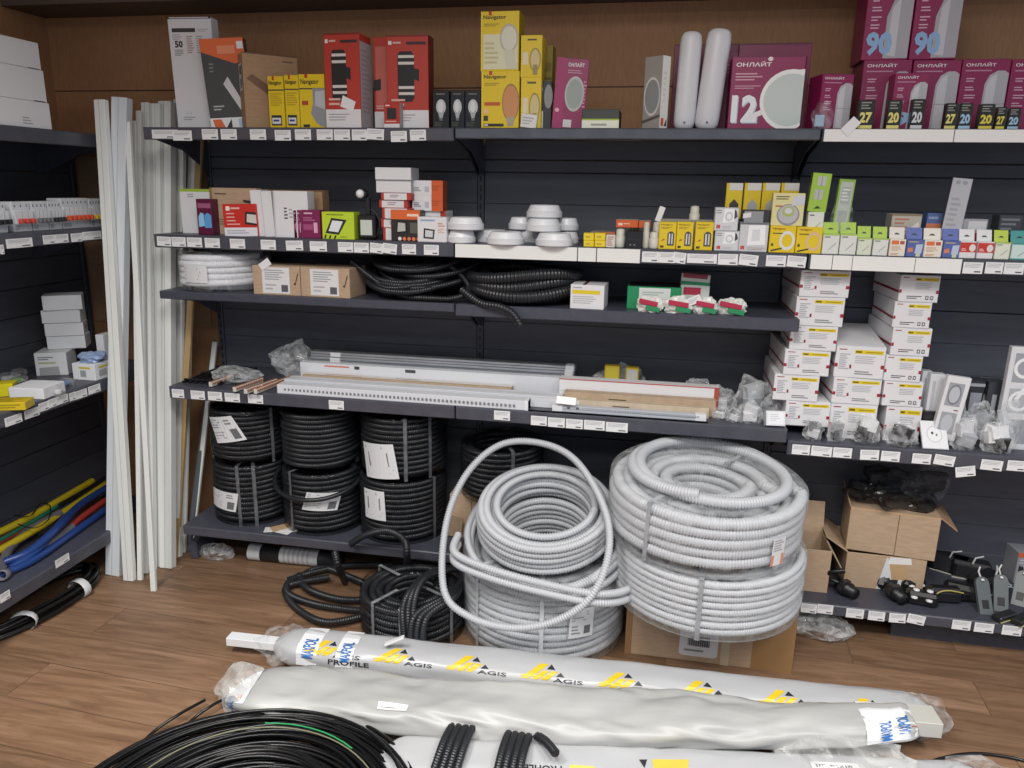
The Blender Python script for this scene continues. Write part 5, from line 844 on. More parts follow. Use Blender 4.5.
for i, (dx, dy, a) in enumerate(((-.02, 0, .3), (.02, -.006, -.2), (.035, .01, .1), (0, .012, .8))):
    q = atZ(276, 533, ZB); o = MB().box(-.032, -.02, 0, .032, .02, .0012, 'd6d6d6' if i < 3 else 'b89a78').build('paper_slip', loc=(q.x+dx, q.y+.022+dy, ZB+.0005+.0016*i), rot=(0, 0, a)); tag(o, 'loose paper slip on the bottom shelf edge, %s of the small heap' % ('lowest', 'second', 'third', 'topmost, tan')[i], 'paper', 'paper slips')
# ------------------------------------------------------------------ floor: hoses
wrapped_coil('grey hose coil in clear film on the floor under the loose grey hose', None, 1.31, -.085, .0, .25, .0122, 11, 3, HG, .007, fm=FILM, straps=(fr-.75, fr+.12, .4, 2.), strapc='d0d3d6', stick=[(fr+.42, fr+.72, .10, .19, .06, [('x', .1, .55, .9, .92, 4, 'a2a4a8'), ('x', .1, .1, .5, .45, 3, '8a8c90'), ('r', .6, .12, .86, .4, '6a6c70')])], seed=31, jit=.004)
root = empty('loose_hose_coil', 'unwrapped light grey ribbed hose tilted on the film wrapped grey coil', 'hose coil', (1.315, -.12, .325), (.30, 0, 0))
RG = dict(ridge=.0078, depth=.2, prof=4)
Pm = Matrix.Rotation(-.30, 4, 'X')
def loc_(P, o):
    A = np.array((Matrix.Translation(o.location) @ o.rotation_euler.to_matrix().to_4x4()).inverted()); return np.asarray(P) @ A[:3, :3].T+A[:3, 3]
P = helix_stack(.205, .0118, 5, 3, .005, 33, 60); P[:, 2] += .012-.12*np.maximum(0, np.hypot(P[:, 0], P[:, 1])-.16)
mb = MB(); mb.tube(P, .0118, HG, 10, **RG); mb.build('hose', root)
P = helix_stack(.152, .0118, 7, 1, .003, 34, 60); P[:, 2] -= .135; mb = MB(); mb.tube(P, .0118, HG, 10, **RG); mb.build('inner_turns', root)
P = jitter_coil(.232, 4, -.05, .016, 35, .02, .002, .012, phase=1.); mb = MB(); mb.tube(P, .0118, HG, 10, **RG); mb.build('lower_loops', root)
P = smooth_path([atY(*a) for a in ((444, 590, -.34), (446, 525, -.22), (466, 475, -.12), (500, 445, -.04), (540, 443, -.02), (575, 460, -.08), (603, 505, -.22), (609, 550, -.32), (592, 595, -.385), (558, 620, -.395), (514, 628, -.395), (470, 617, -.385))], 16, True)
mb = MB(); mb.tube(loc_(P, root), .0112, HG, 10, closed=True, **RG); mb.build('big_loop', root)['label'] = 'large grey loop hanging down over the film'
for k, dz in enumerate((0, 1)):
    P = smooth_path([atY(a, b+dz*9, y-.002*dz) for a, b, y in ((458, 535, -.2), (455, 553, -.3), (490, 569, -.36), (545, 584, -.388), (600, 594, -.37), (630, 588, -.28), (634, 572, -.2), (618, 560, -.15))], 14)
    mb = MB(); mb.tube(loc_(P, root), .0112, HG, 10, **RG); mb.build('crossing_strand', root)
# stacked grey coils on a carton
xa, xb = atY(626, 625, -.2).x, 2.045
mb = MB(); w, d, h = xb-xa, .195, .198; mb.box(-w/2, -d/2, 0, w/2, d/2, h, CARD)
mb.prints(w, d, h, [('F', 'r', .0, .0, .04, 1, '94714e'), ('F', 'x', .14, .5, .24, .75, 3, 'c8b496'), ('F', 'r', .76, 0, 1, 1, '9a774f')])
o = mb.build('carton', loc=((xa+xb)/2, -.2+d/2, 0)); tag(o, 'brown carton on the floor carrying the two grey hose coils', 'box')
mb = MB(); mb.prints(w, d, h, [('F', 'p', [(.33, .12), (.35, .09), (.54, .09), (.56, .12), (.56, .9), (.33, .9)], 'dcdde0'), ('F', 'x', .36, .55, .52, .62, 1, '9a9ca0')]+[('F', 'r', .38+.0065*i, .26, .38+.0065*i+.003*(1+i % 2), .42, '3a3b40') for i in range(20)]+[('F', 'x', .36, .15, .53, .22, 1, '8a8c90')], off=.001); mb.build('barcode_sticker', o)['label'] = 'white barcode sticker'
mb = MB(); mb.prints(w, d, h, [('F', 'r', .58, .0, .63, 1, 'c4b69c')], off=.0008); mb.build('tape', o)
wrapped_coil('grey hose coil in film, lower of the two stacked on the carton', 'stacked grey hose coils', 1.79, -.135, .2, .265, .0109, 8, 3, HG, .0065, fm=FILM, straps=(fr-.12, 1.), strapc='8d9196', seed=41, jit=.003, rot=(.02, 0, 0))
root, H = wrapped_coil('grey thick hose coil in film, upper of the two stacked on the carton', 'stacked grey hose coils', 1.768, -.12, .386, .27, .0172, 5, 5, HG, .008, fm=FILM, straps=(fr-.62, 1.), strapc='9ca0a6', stick=[(fr+.62, fr+.78, .03, .11, 0, [('r', .0, .0, 1, .4, 'd09070'), ('x', .1, .5, .9, .95, 5, '9a9ca2')])], seed=42, jit=.004, rot=(.06, .03, 0))
P = jitter_coil(.2, 2, H+.012, .006, 43, .03, .002, .012, phase=.5); P[:, 0] += .01; P = np.vstack([P[:100]]); mb = MB(); mb.tube(P, .0165, HG, 10, ridge=.008, depth=.16, prof=4); mb.build('top_loop', root)
# black coils on the floor
root, H = wrapped_coil('black wrapped hose coil on the floor left of the grey coils', None, .915, -.19, .0, .16, .0122, 6, 4, HB, .0075, fm=FILMD, straps=(fr-.5, fr+.1, fr+1.1, 2.6), strapc='8a8c90', seed=51, jit=.004)
for k in range(3):
    P = smooth_path([(.03+.018*k, -.168, .05), (.02+.016*k, -.15, H+.005), (.03+.01*k, -.06, H+.03+.006*k), (.06+.012*k, .03, H+.03), (.12+.01*k, .09, H+.012), (.15, .03-.01*k, H+.01), (.13+.012*k, -.08, H+.014), (.06+.018*k, -.165, H-.01), (.05+.018*k, -.178, .04)], 14)
    mb = MB(); mb.tube(P, .0105, HB, 8, ridge=.0075, depth=.18, prof=4); mb.build('crossing_strand', root)
root = empty('loose_hose_coil', 'tangled loose black hose on the floor before the bottom shelf', 'hose coil', (.6, -.15, 0))
zfl = lambda a, b, z=.013: atZ(a, b, z)
R0 = np.array(root.location)
for nm, pts in (('hose', [(288, 580), (318, 571), (352, 565), (395, 566), (425, 575), (410, 592), (350, 600), (310, 590), (302, 577), (325, 568), (370, 585), (430, 602), (395, 612), (330, 607), (292, 596), (287, 585), (300, 575)]),
                ('hose', [(440, 590), (400, 606), (360, 617), (325, 622), (300, 611), (287, 596), (290, 585), (330, 577)]),
                ('hose', [(345, 580), (338, 562), (336, 553)])):
    P = smooth_path([zfl(a, b, .013+.004*(i % 4)) for i, (a, b) in enumerate(pts)], 14)
    if len(pts) == 3: P = smooth_path([zfl(345, 582), atY(338, 565, -.12), atY(335, 552, -.10)], 14)
    mb = MB(); mb.tube(P-R0, .0118, HB, 9, ridge=.0075, depth=.18, prof=4); mb.build(nm, root)
P = smooth_path([atY(351, 544, -.03), atY(366, 535, -.05), atY(388, 531, -.07), atY(404, 540, -.09), atY(407, 556, -.1), atZ(406, 577, .02)], 16)
mb = MB(); mb.tube(P-R0, .0118, HB, 9, ridge=.0075, depth=.18, prof=4); mb.build('arched_end', root)['label'] = 'black hose end arching up before the shelf'
root = empty('loose_hose_coil', 'black ribbed hose loops sticking out below the grey film bundle', 'hose coil', (1.29, -.83, 0))
for k in range(4):
    for sx, nm in ((-1, 'hose'), (1, 'hose')):
        x = -.02+sx*(.045+.0165*k); P = smooth_path([(x, .165, .05), (x, .12, .066), (x*1.0, .05, .07+.003*(k % 2)), (x*1.02, -.06, .045), (x*1.0, -.22, .014), (x*.6, -.35-.015*k, .012), (0, -.39-.018*k, .012)], 14)
        mb = MB(); mb.tube(P, .0098, HB, 9, ridge=.0072, depth=.18, prof=4); mb.build(nm, root)
P = smooth_path([(.085, .17, .05), (.12, .12, .075), (.15, .075, .085)], 14); mb = MB(); mb.tube(P, .011, HB, 9, ridge=.0072, depth=.18, prof=4); mb.build('loose_end', root)
# left floor coil
root = empty('cable_coil', 'black cable coil with white tape bands on the floor under the left rack', 'cable coil', (-.3, -.35, 0))
R0 = np.array(root.location); rr = random.Random(4)
for k in range(12):
    ox, oz = rr.uniform(-.022, .022), .008+rr.random()*.035
    pts = [(-.42, -.62), (-.30, -.585), (-.235, -.47), (-.21, -.33), (-.225, -.2), (-.29, -.13), (-.36, -.2), (-.4, -.34), (-.37, -.48)]
    P = smooth_path([(x+ox*(.7+.3*rr.random())+.0, y+ox*.5, oz+.01*rr.random()) for x, y in pts], 12, False); mb = MB(); mb.tube(P-R0, .0062, CABLE, 7); mb.build('cable', root)
for (x, y, a) in ((-.30, -.585, 1.0), (-.235, -.47, .5), (-.213, -.26, -.15)):
    mb = MB(); mb.T = Matrix.Rotation(a, 4, 'Z') @ Matrix.Rotation(PI/2, 4, 'X'); mb.lathe([(.037, -.013), (.039, -.01), (.039, .01), (.037, .013)], M('d0d2d4', .4), 16); mb.build('tape_band', root, loc=(x+.3, y+.35, .027)).scale = (1, 1, .8)
# black wires
root = empty('wire_coil', 'large coil of thin black wires with green lines in the left foreground', 'wire coil', (.815, -1.075, 0))
def wires(n, seed, Rm, sp, zh):
    rr = np.random.default_rng(seed); P = []
    rd = np.clip(Rm+rr.normal(0, sp*2, n+1), .12, .39); zz = np.clip(np.abs(rr.normal(.03, zh, n+1)), .006, .08); cx, cy = rr.normal(0, .022, n+1), rr.normal(0, .022, n+1); tx = rr.normal(0, .05, n+1)
    for i in range(n*64):
        k = i//64; t = (i % 64)/64; L = lambda A: A[k]*(1-t)+A[k+1]*t; a = t*2*PI-PI/2; x = L(cx)+L(rd)*math.cos(a); y = L(cy)+L(rd)*math.sin(a)
        P.append((x, y, max(.005, L(zz)+x*L(tx))))
    return np.array(P)
for k in range(9):
    mb = MB(); mb.tube(wires(15, 60+k, .365-.031*k, .018, .022), .0042, CABLE, 6); mb.build('wire', root)
GW = M('2f9a5c', .35)
for k, (c, m) in enumerate(((GW, 2), (M('76765e', .4), 3), (GW, 1))):
    mb = MB(); P = wires(m, 80+k, .33-.04*k, .025, .01); P[:, 2] = np.clip(P[:, 2]+.045, .05, .085)
    mb.tube(P[int(len(P)*.42):int(len(P)*.56)] if k != 1 else P[70:120], .0018, c, 6); mb.build('colour_line', root)
for a, b in (((205, 700), (150, 735)), ((228, 697), (190, 722))):
    P = smooth_path([atZ(*a, .02), (atZ(*a, .02)+atZ(*b, .02))/2+Vector((0, 0, .006)), atZ(*b, .012), atZ(b[0]-40, b[1]+42, .012)], 8); mb = MB(); mb.tube(P-np.array(root.location), .0042, CABLE, 6); mb.build('loose_end', root)
P = smooth_path([atZ(a, b, .006) for a, b in ((900, 790), (920, 768), (945, 757), (980, 753), (1024, 760), (1060, 775))], 12); P[:, 2] = .0045+.04*np.exp(-((P[:, 0]-2.3)/.15)**2)*0+.0
mb = MB(); mb.tube(P+np.array((0, 0, .0)), .0042, CABLE, 6); tag(mb.build('cable'), 'single thin black cable on the floor at the bottom right corner', 'cable')
# ------------------------------------------------------------------ film bundles
def bundle(name, label, A, B, w, h, m, seed, rise=0, wrap=None, n=90, k=40, wr=.006, taper=.6, ends=(.04, .04), prof=None, bend=0):
    A = Vector(A); B = Vector(B); L = (B-A).length; ang = math.atan2(B.y-A.y, B.x-A.x)
    root = empty(name, label, 'bundle', A, (0, 0, ang)); off = seed*7.3
    def S(s, th, o=0):
        e = 1-taper*max(0, 1-s/ends[0])**2-taper*max(0, 1-(1-s)/ends[1])**2 if ends else 1
        if prof: e *= float(np.interp(s, [p[0] for p in prof], [p[1] for p in prof]))
        c, q = math.cos(th), math.sin(th); sg = lambda v: math.copysign(abs(v)**.72, v)
        x = s*L; wv = wr*(noise.noise(Vector((x*5+off, c*1.3, q*1.3)))+.6*noise.noise(Vector((x*16+off+math.cos(th*3), c*2.6, q*2.6))))
        return Vector((x, (w/2+wv+o)*sg(c)*e+bend*s**5, h/2+(B.z-A.z)*0+((h/2+wv*(q > 0)+o)*sg(q))*e+rise*s*s-h/2*(1-e)*(1 if prof else 0)))
    V = np.array([S(i/n, j*2*PI/k) for i in range(n+1) for j in range(k)]); i, j = np.meshgrid(np.arange(n), np.arange(k), indexing='ij'); j2 = (j+1) % k
    mb = MB(); mb.quads(V, np.stack([i*k+j, (i+1)*k+j, (i+1)*k+j2, i*k+j2], -1).reshape(-1, 4), m); mb.add([tuple(V[q]) for q in range(k)], [tuple(range(k))], m); mb.add([tuple(V[n*k+q]) for q in range(k)], [tuple(range(k))[::-1]], m)
    mb.build('packed_profiles', root)
    return root, S, L
def on_bundle(mb, S, L, s0, th0, wd, dth, items, o=.0012, flip=False, skew=0):
    """items in a frame s0..s0+wd (metres along), th0..th0+dth around"""
    f = lambda u, v: S(s0/L+(wd/L)*(((1-u) if flip else u)+skew*v), th0+dth*((1-v) if flip else v), o)
    for it in items:
        if it[0] in 'rp':
            if it[0] == 'r': u0, v0, u1, v1 = it[1:5]; pts = [(u0, v0), (u1, v0), (u1, v1), (u0, v1)]
            else: pts = it[1]
            # subdivide quads for curvature
            if len(pts) == 4:
                (a, b, c, d) = [np.array(p) for p in pts]; N = 6
                g = [[tuple((a*(1-s)+b*s)*(1-t)+(d*(1-s)+c*s)*t) for s in np.linspace(0, 1, N)] for t in np.linspace(0, 1, N)]
                mb.add([f(*p) for r_ in g for p in r_], [(y*N+x, y*N+x+1, (y+1)*N+x+1, (y+1)*N+x) for y in range(N-1) for x in range(N-1)], it[-1])
            else: mb.add([f(*p) for p in pts], [tuple(range(len(pts)))], it[-1])
        else: decal(mb, f, 1, 1, it[0], it[1:])
YL, NV = M('e0c028', .35), M('2c2e34', .4)
LOGO = [('p', [(.02, .05), (.13, .05), (.40, .98), (.28, .98)], YL), ('p', [(.17, .05), (.27, .05), (.42, .62), (.33, .62)], YL), ('p', [(.31, .05), (.40, .05), (.54, .62), (.45, .62)], YL), ('p', [(.02, .2), (.45, .2), (.46, .3), (.05, .3)], YL), ('p', [(.38, .72), (.5, .72), (.44, .98)], NV), ('p', [(.52, .34), (.64, .34), (.58, .6)], NV)]
LOGOT = LOGO+[('t', 'AGIS', .48, .0, .24, NV, .42)]
LOGO2 = LOGOT+[('t', 'PROFILE', .42, -.36, .24, NV, .62)]
WF = M('b4b6b9', .3)
root, S1, L1 = bundle('profile_bundle', 'long white film bundle printed with yellow logos lying in front of the grey coils', (.585, -.435, 0), (2.36, -.375, 0), .125, .082, WF, 1, wr=.004)
for q in range(8): mb = MB(); on_bundle(mb, S1, L1, .10+.205*q, 2.75, .19, -1.05, LOGO2 if q % 3 == 0 else LOGOT); mb.build('printed_logo', root)['label'] = 'yellow and black printed logo'
BT = M('2f6fb8', .35)
for s0, wd, txt in ((.085, .06, 'MAXPOL'), (.2, .05, 'MAXPOL')):
    mb = MB(); on_bundle(mb, S1, L1, s0, 3.3, wd, -2.9, [('r', 0, 0, 1, 1, M('e0e2e6', .3))], o=.0022); V, fs, asp = glyphs(txt)
    mb.add([S1((s0+wd*(.85-.6*y))/L1, 2.95-1.25*(x/asp), .003) for x, y in V], fs, BT); mb.build('printed_tape', root)['label'] = 'white tape with blue letters'
mb = MB(); on_bundle(mb, S1, L1, 1.735, 2.6, .03, -1.0, [('p', [(0, 0), (1, .1), (.7, 1), (.1, .8)], M('c8a24a', .4))], o=.002); mb.build('amber_end_film', root)
for k, (x, sc) in enumerate(((.02, .05), (1.74, .055))): crumple('loose_film_end', root, .07, .06, .05, FILM, 150+k, .4, loc=(x, .0, .005))
mb = MB(); mb.box(-.15, -.018, .03, .06, .018, .055, M('e0e3e6', .3)); mb.build('protruding_profile', root)['label'] = 'white duct end sticking out of the film'
mb = MB(); mb.box(-.03, -.008, 0, .03, .008, .006, M('dfe1e4', .3)); mb.build('strip_end', root, loc=(.36, -.02, .105), rot=(0, -.45, .1))
GF = speckled('grey_white_polythene', 'a4a5a4', 'b6b7b5', 6, .42, (.4, 3, 3), bump=.3)
root, S2, L2 = bundle('profile_bundle', 'thick grey-white film bundle in front of the logo printed one', (.56, -.645, .0), (2.31, -.53, 0), .175, .082, GF, 2, rise=.055, bend=.085, wr=.015, n=160, ends=(.07, .03), prof=[(0, 1), (.6, 1), (.8, .82), (.95, .6), (1, .6)])
mb = MB(); on_bundle(mb, S2, L2, .0, 3.3, .075, -3.2, [('r', 0, 0, 1, 1, M('dfe2e6', .3))], o=.003, skew=.15); V, fs, asp = glyphs('MAXPOL')
mb.add([S2((.015+.03*(1-y))/L2, 3.2-1.1*(x/asp), .0042) for x, y in V], fs, BT)
for th_ in (2.3, 3.6): mb.add([S2((.052+.012*math.cos(a))/L2, th_+.14*math.sin(a), .0042) for a in np.linspace(0, 2*PI, 16)[:-1]], [tuple(range(15))], M('d08a5c', .4))
mb.build('printed_tape', root)['label'] = 'white end tape with blue letters and orange dots'
mb = MB(); on_bundle(mb, S2, L2, L2-.155, 3.3, .13, -3.0, [('r', 0, 0, 1, 1, M('dfe2e6', .3))], o=.003); V, fs, asp = glyphs('MAXPOL')
for sx, xo in ((.03, 0), (.075, .25)): mb.add([S2((L2-.15+sx+.03*(1-y))/L2, 3.2-xo-1.25*(x/asp), .0042) for x, y in V], fs, BT)
mb.add([S2((L2-.04+a)/L2, 2.45+b, .0042) for a, b in ((-.004, -.1), (.012, -.08), (.014, 0), (-.002, -.03))], [(0, 1, 2, 3)], M('c0605a', .4)); mb.build('printed_tape', root)['label'] = 'white end tape with blue letters and a red mark'
mb = MB(); mb.box(L2-.03, .045, .06, L2+.035, .115, .10, M('bcbcb6', .4)); mb.build('protruding_profile', root)
mb = MB(); on_bundle(mb, S2, L2, .42, 2.35, .075, -.32, [('r', 0, 0, 1, 1, M('e4e4e4', .4))]+[('x', .06, .25, .94, .5, 1, M('6a6c72', .5))], o=.003); mb.build('paper_sticker', root)['label'] = 'small white sticker'
crumple('loose_film_flap', root, .16, .07, .05, FILMW, 160, .35, loc=(L2-.2, -.04, .0))
crumple('loose_film_end', root, .06, .07, .055, FILMW, 161, .3, loc=(.03, .0, .005))
root, S3, L3 = bundle('profile_bundle', 'low white film bundle with inverted print, nearest the camera', (1.03, -.79, 0), (2.42, -.585, 0), .14, .05, WF, 3, wr=.005)
for q in range(5): mb = MB(); on_bundle(mb, S3, L3, .33+.21*q, 2.45, .19, -1.05, [('p', [(.05, .05), (.5, .1), (.5, .8), (.2, .9)], M('d8c04c', .4)), ('t', 'AGIS', .56, .4, .3, NV, .4), ('p', [(.56, .1), (.66, .1), (.61, .3)], NV)] if q % 2 else [('p', [(.1, .3), (.4, .3), (.45, .75), (.15, .8)], M('d8c860', .4)), ('t', 'PROFILE', .5, .35, .24, NV, .46)], flip=True); mb.build('printed_logo', root)
mb = MB(); on_bundle(mb, S3, L3, 1.0, 1.75, .11, -.42, [('r', 0, 0, 1, 1, M('e0e2e4', .4))]+[('r', .1+.06*i, .25, .13+.06*i+.012*(i % 3), .75, M('4a4c52', .5)) for i in range(13)], o=.002); mb.build('barcode_sticker', root)['label'] = 'white barcode sticker'
crumple('loose_film_end', root, .1, .075, .04, FILM, 165, .4, loc=(L3-.02, 0, .003))
mb = MB(); mb.box(L3-.02, -.05, .004, L3+.02, .05, .02, M('c9b040', .4)); mb.build('yellow_film_end', root)
# ------------------------------------------------------------------ trunking strips leaning in the corner
def strip(label, top, bot, wpx, ytop, zb=.0, m=None, th=.014, yb=None):
    p = atZ(*bot, zb); q = atY(*top, ytop); d = q-p; w = wpx/(F/((p-Vector(CAM)).dot(AW)))
    side = Vector((1, 0, 0)); side = (side-d.normalized()*side.dot(d.normalized())).normalized(); nrm = d.normalized().cross(side)
    mb = MB(); mb.box(-w/2, -th/2, 0, w/2, th/2, d.length, m or PV2); mb.prints(w, th, d.length, [('F', 'r', .44, 0, .5, 1, 'bcc0c2')] if wpx > 7 else [])
    o = mb.build('trunking_strip'); R_ = Matrix((side, nrm, d.normalized())).transposed().to_4x4(); o.matrix_world = Matrix.Translation(p) @ R_
    tag(o, label, 'strip', 'trunking strips in the corner')
    return o
PV2 = M('e2e5e2', .4); PV3 = M('d4dadf', .4)
strip('white trunking strip leaning left, leftmost at the top', (101, 100), (130, 580), 11, .03, th=.02)
strip('wide bluish white trunking strip behind the leftmost leaning one', (122, 98), (115, 574), 15.5, .06, m=PV3, th=.03)
strip('thin white trunking strip reaching furthest forward on the floor', (128, 122), (154, 591), 5.5, .05, th=.012)
strip('narrow white strip ending below the others, right of the wide bluish one', (134, 121), (140.5, 580), 5, .14, th=.012)
strip('narrow white strip between two wider ones, slightly shorter', (139, 111), (146, 573), 5, .16, th=.012)
strip('medium white strip touching the left end of the top shelf', (146.5, 103), (152, 570), 8, .2, th=.02)
strip('white strip with a tiny dark mark behind the top shelf end', (157, 104), (160, 566), 9.5, .22, th=.02)
strip('wide white strip standing straightest in front of the tan one', (167, 102), (168, 567), 13, .25, th=.03)
strip('pale strip behind the shelf ends, right of the straight wide one', (180, 100), (176, 556), 11, .3, th=.02)
strip('tan wooden strip among the white ones', (202, 110), (176, 557), 6, .32, m=M('b09468', .6), th=.012)
strip('white strip immediately right of the tan one', (194, 110), (182, 552), 8, .345, th=.012)
strip('dark grey metal strip leaning behind the shelf ends', (212, 360), (188, 551), 5, .335, m=M('5d6268', .4), th=.01)
strip('short white strip leaning right up to the duct shelf corner', (215, 342), (191, 549), 5, .34, th=.01)
# ------------------------------------------------------------------ left rack goods
def breaker(label, pa, pb, tcol, n, tall=0, yellow=False):
    a, b = atX(*pa, XF-.03), atX(*pb, XF-.03); w = b.y-a.y; hh = .085+tall
    root = empty('circuit_breaker', label, 'circuit breaker', (XF-.03, (a.y+b.y)/2, 1.185), (0, 0, PI/2), 'circuit breakers')
    mb = MB(); mb.box(-w/2, 0, 0, w/2, .05, hh, M('c9ccd0', .4)); mb.box(-w/2+.001, -.012, hh*.25, w/2-.001, 0, hh*.72, M('d2d5d9', .4))
    for i in range(n):
        x = -w/2+w*(i+.5)/n; mb.lathe([(0, 0), (.003, 0), (.003, .001), (0, .001)], '4a4c50', 8, x=x, y=.02, z=hh-.0005); mb.box(x-.002, -.0006, hh*.82, x+.002, 0, hh*.9, '6a6c72'); mb.box(x-w/n*.5-.0005, -.0126, hh*.25, x-w/n*.5+.0005, -.0119, hh*.72, '8a8d92')
    mb.box(-w/2+.002, -.0006, hh*.06, -w/2+w*.3, 0, hh*.2, '9aa0a8'); mb.build('body', root)
    mb = MB()
    for i in range(n): x = -w/2+w*(i+.5)/n; mb.box(x-w/n*.32, -.024, hh*.28, x+w/n*.32, -.011, hh*.44, tcol, c=.002)
    mb.build('toggles', root)['label'] = 'row of toggles'
for a in (((-8, 228), (8, 228), '1c1d20', 3, 0, 'with black toggles, cut by the left picture edge'), ((14, 226), (32, 226), 'c0483c', 3, 0, 'with red toggles, second from the left'), ((33.5, 225), (49, 225), '6a6d72', 4, 0, 'with grey toggles'), ((50, 224), (62, 223), '26272b', 4, 0, 'with dark toggles in the middle'), ((63, 222), (89.5, 221), 'd0502e', 6, .008, 'with six orange-red toggles, the widest'), ((91, 221), (102, 220), 'c8b03a', 4, .006, 'with yellow toggles beside the white strips')):
    breaker('modular circuit breaker '+a[5], a[0], a[1], a[2], a[3], a[4])
ZL = .69
# pile of flat white cartons, front (-y) and right (+x) faces seen
def corner_box(name, label, cpx, z0, dx, w, d, h, m, items=(), group=None, rz=0):
    p = atZ(cpx[0], cpx[1], z0); mb = MB(); mb.box(-w/2, -d/2, 0, w/2, d/2, h, m); mb.prints(w, d, h, items)
    o = mb.build(name, loc=(p.x-w/2, p.y+d/2, z0), rot=(0, 0, rz)); return tag(o, label, 'box', group), p
W2 = M('dfe1e5', .5)
q0 = atZ(51, 374, ZL)
mb = MB(); w, d, h = .098, .10, .078; mb.box(-w/2, -d/2, 0, w/2, d/2, h, W2); mb.prints(w, d, h, [('F', 'x', .1, .66, .6, .84, 2, '6a6c70'), ('F', 'r', .1, .52, .65, .6, 'b8b48a'), ('F', 'p', [(.1, .02), (.75, .02), (.72, .4), (.12, .35)], 'a4a6aa')])
o = mb.build('fitting_carton', loc=(q0.x, q0.y+.03, ZL), rot=(0, 0, .42)); tag(o, 'white printed carton with a grey sticker, lowest of the left rack pile', 'box')
zz = ZL+.0785; q0 = atZ(60, 372, ZL)
for i, (dx, h, w, a) in enumerate(((0, .044, 'second from below', .5), (-.004, .044, 'third from below', .55), (-.008, .044, 'second from the top', .5), (-.002, .05, 'topmost', .62))):
    mb = MB(); bw, bd = .118, .085; mb.box(-bw/2, -bd/2, 0, bw/2, bd/2, h, W2); mb.prints(bw, bd, h, [('F', 'r', 0, 0, 1, .02, '7a7c82')]+([('R', 'x', .3, .4, .8, .7, 2, '6a6c72')] if i == 1 else []))
    o = mb.build('fitting_carton', loc=(q0.x+dx, q0.y+.06, zz), rot=(0, 0, a)); tag(o, 'plain white flat carton, %s of the left rack pile' % w, 'box', 'white carton pile on the left rack'); zz += h+.0008
o, p2 = corner_box('fitting_carton', 'white open carton with yellow print and blue film packs at the right rack end', (96, 381), ZL, 0, .085, .09, .055, W2, [('F', 'r', .3, .7, .8, .82, 'c8b83a'), ('R', 'r', .2, .7, .8, .82, 'c8b83a'), ('F', 'r', .35, .2, .6, .6, '9a9ca2'), ('R', 'r', .2, .2, .6, .6, 'a4a6ac')])
crumple('film_pack', None, .04, .04, .02, M('8fa4c8', .3), 171, .4, loc=(p2.x-.04, p2.y+.045, ZL+.055)); o = bpy.data.objects['film_pack']; tag(o, 'crinkled blue and white film pack on the open yellow printed carton', 'pack')
o, p3 = corner_box('fitting_carton', 'white carton edge half hidden by the white strips', (107, 372), ZL+.0, 0, .03, .06, .13, W2)
o, p = corner_box('fitting_carton', 'low white carton lying at the front of the left rack shelf', (41, 400), ZL, 0, .11, .1, .033, W2, [('F', 'r', 0, 0, 1, .03, '7a7c82')], rz=.12)
o, p = corner_box('yellow_pack', 'yellow printed pack at the front of the left rack shelf', (18, 412), ZL, 0, .11, .06, .024, M('c9b020', .4), [('T', 'x', .1, .1, .9, .9, 4, '8f7c14'), ('F', 'x', .1, .2, .9, .8, 2, '8f7c14')], rz=.35)
o, p = corner_box('yellow_pack', 'bright yellow pack cut by the left picture edge', (6, 398), ZL, 0, .08, .05, .04, M('d8cc1c', .4), rz=.5)
for i, (px, py, sx, c, w) in enumerate(((58, 391, .028, '3f8a4a', 'green, before the white pile'), (67, 388, .025, '4a6a9a', 'blue, right of the green one'), (60, 397, .025, 'c4c6c8', 'white, at the shelf edge'), (18, 385, .035, '6a9a4a', 'green, behind the low white carton'), (8, 383, .035, 'b8bcc0', 'pale, farthest left'), (20, 378, .03, '5a4a4a', 'dark, before the back panel'))):
    q = atZ(px, py, ZL); root = empty('small_bag', 'small film bag of fittings on the left rack, '+w, 'bag', (q.x-.02, q.y+.02, ZL), (0, 0, i), 'small bags on the left rack')
    mb = MB(); mb.box(-sx*.5, -sx*.35, .003, sx*.5, sx*.35, .018, c, c=.004); mb.build('content', root); crumple('wrapping', root, sx, sx*.7, .016, FILM, 180+i, .3)
# coloured tubes on the lowest left shelf
ZQ = .165
def tubeset(label, pts, r, m, z=ZQ, name='shrink_tube'):
    P = smooth_path([atZ(a, b, z+dz) for a, b, dz in pts], 14); P[:, 0] = np.maximum(P[:, 0], XL0+.045+r)
    mb = MB(); mb.tube(P, r, m, 10); o = mb.build(name); tag(o, label, 'tube', 'coloured tubes on the left rack')
YT, BLT, RT, KT, GT, GYT = M('c9b428', .35), M('24407e', .3), M('a83a34', .4), M('1a1b20', .35), M('2a7a5c', .4), M('6d6a72', .35)
tubeset('yellow tube at the back of the lowest left shelf, uppermost', [(-30, 546, .05), (30, 517, .05), (92, 481, .05)], .0125, YT)
tubeset('yellow tube just in front of the uppermost yellow one', [(-30, 566, .04), (40, 527, .04), (106, 484, .04)], .012, YT)
tubeset('green tube between the two yellow tubes', [(-20, 552, .045), (40, 517, .042), (70, 498, .04)], .007, GT)
tubeset('dark tube behind the second yellow tube', [(60, 505, .055), (90, 488, .055), (104, 478, .055)], .008, KT)
tubeset('red tube emerging under the yellow tubes at the left', [(-30, 560, .035), (14, 534, .035), (40, 523, .025)], .012, RT)
tubeset('red tube lying to the right under the blue ones', [(60, 535, .02), (85, 515, .02), (106, 500, .02)], .011, RT)
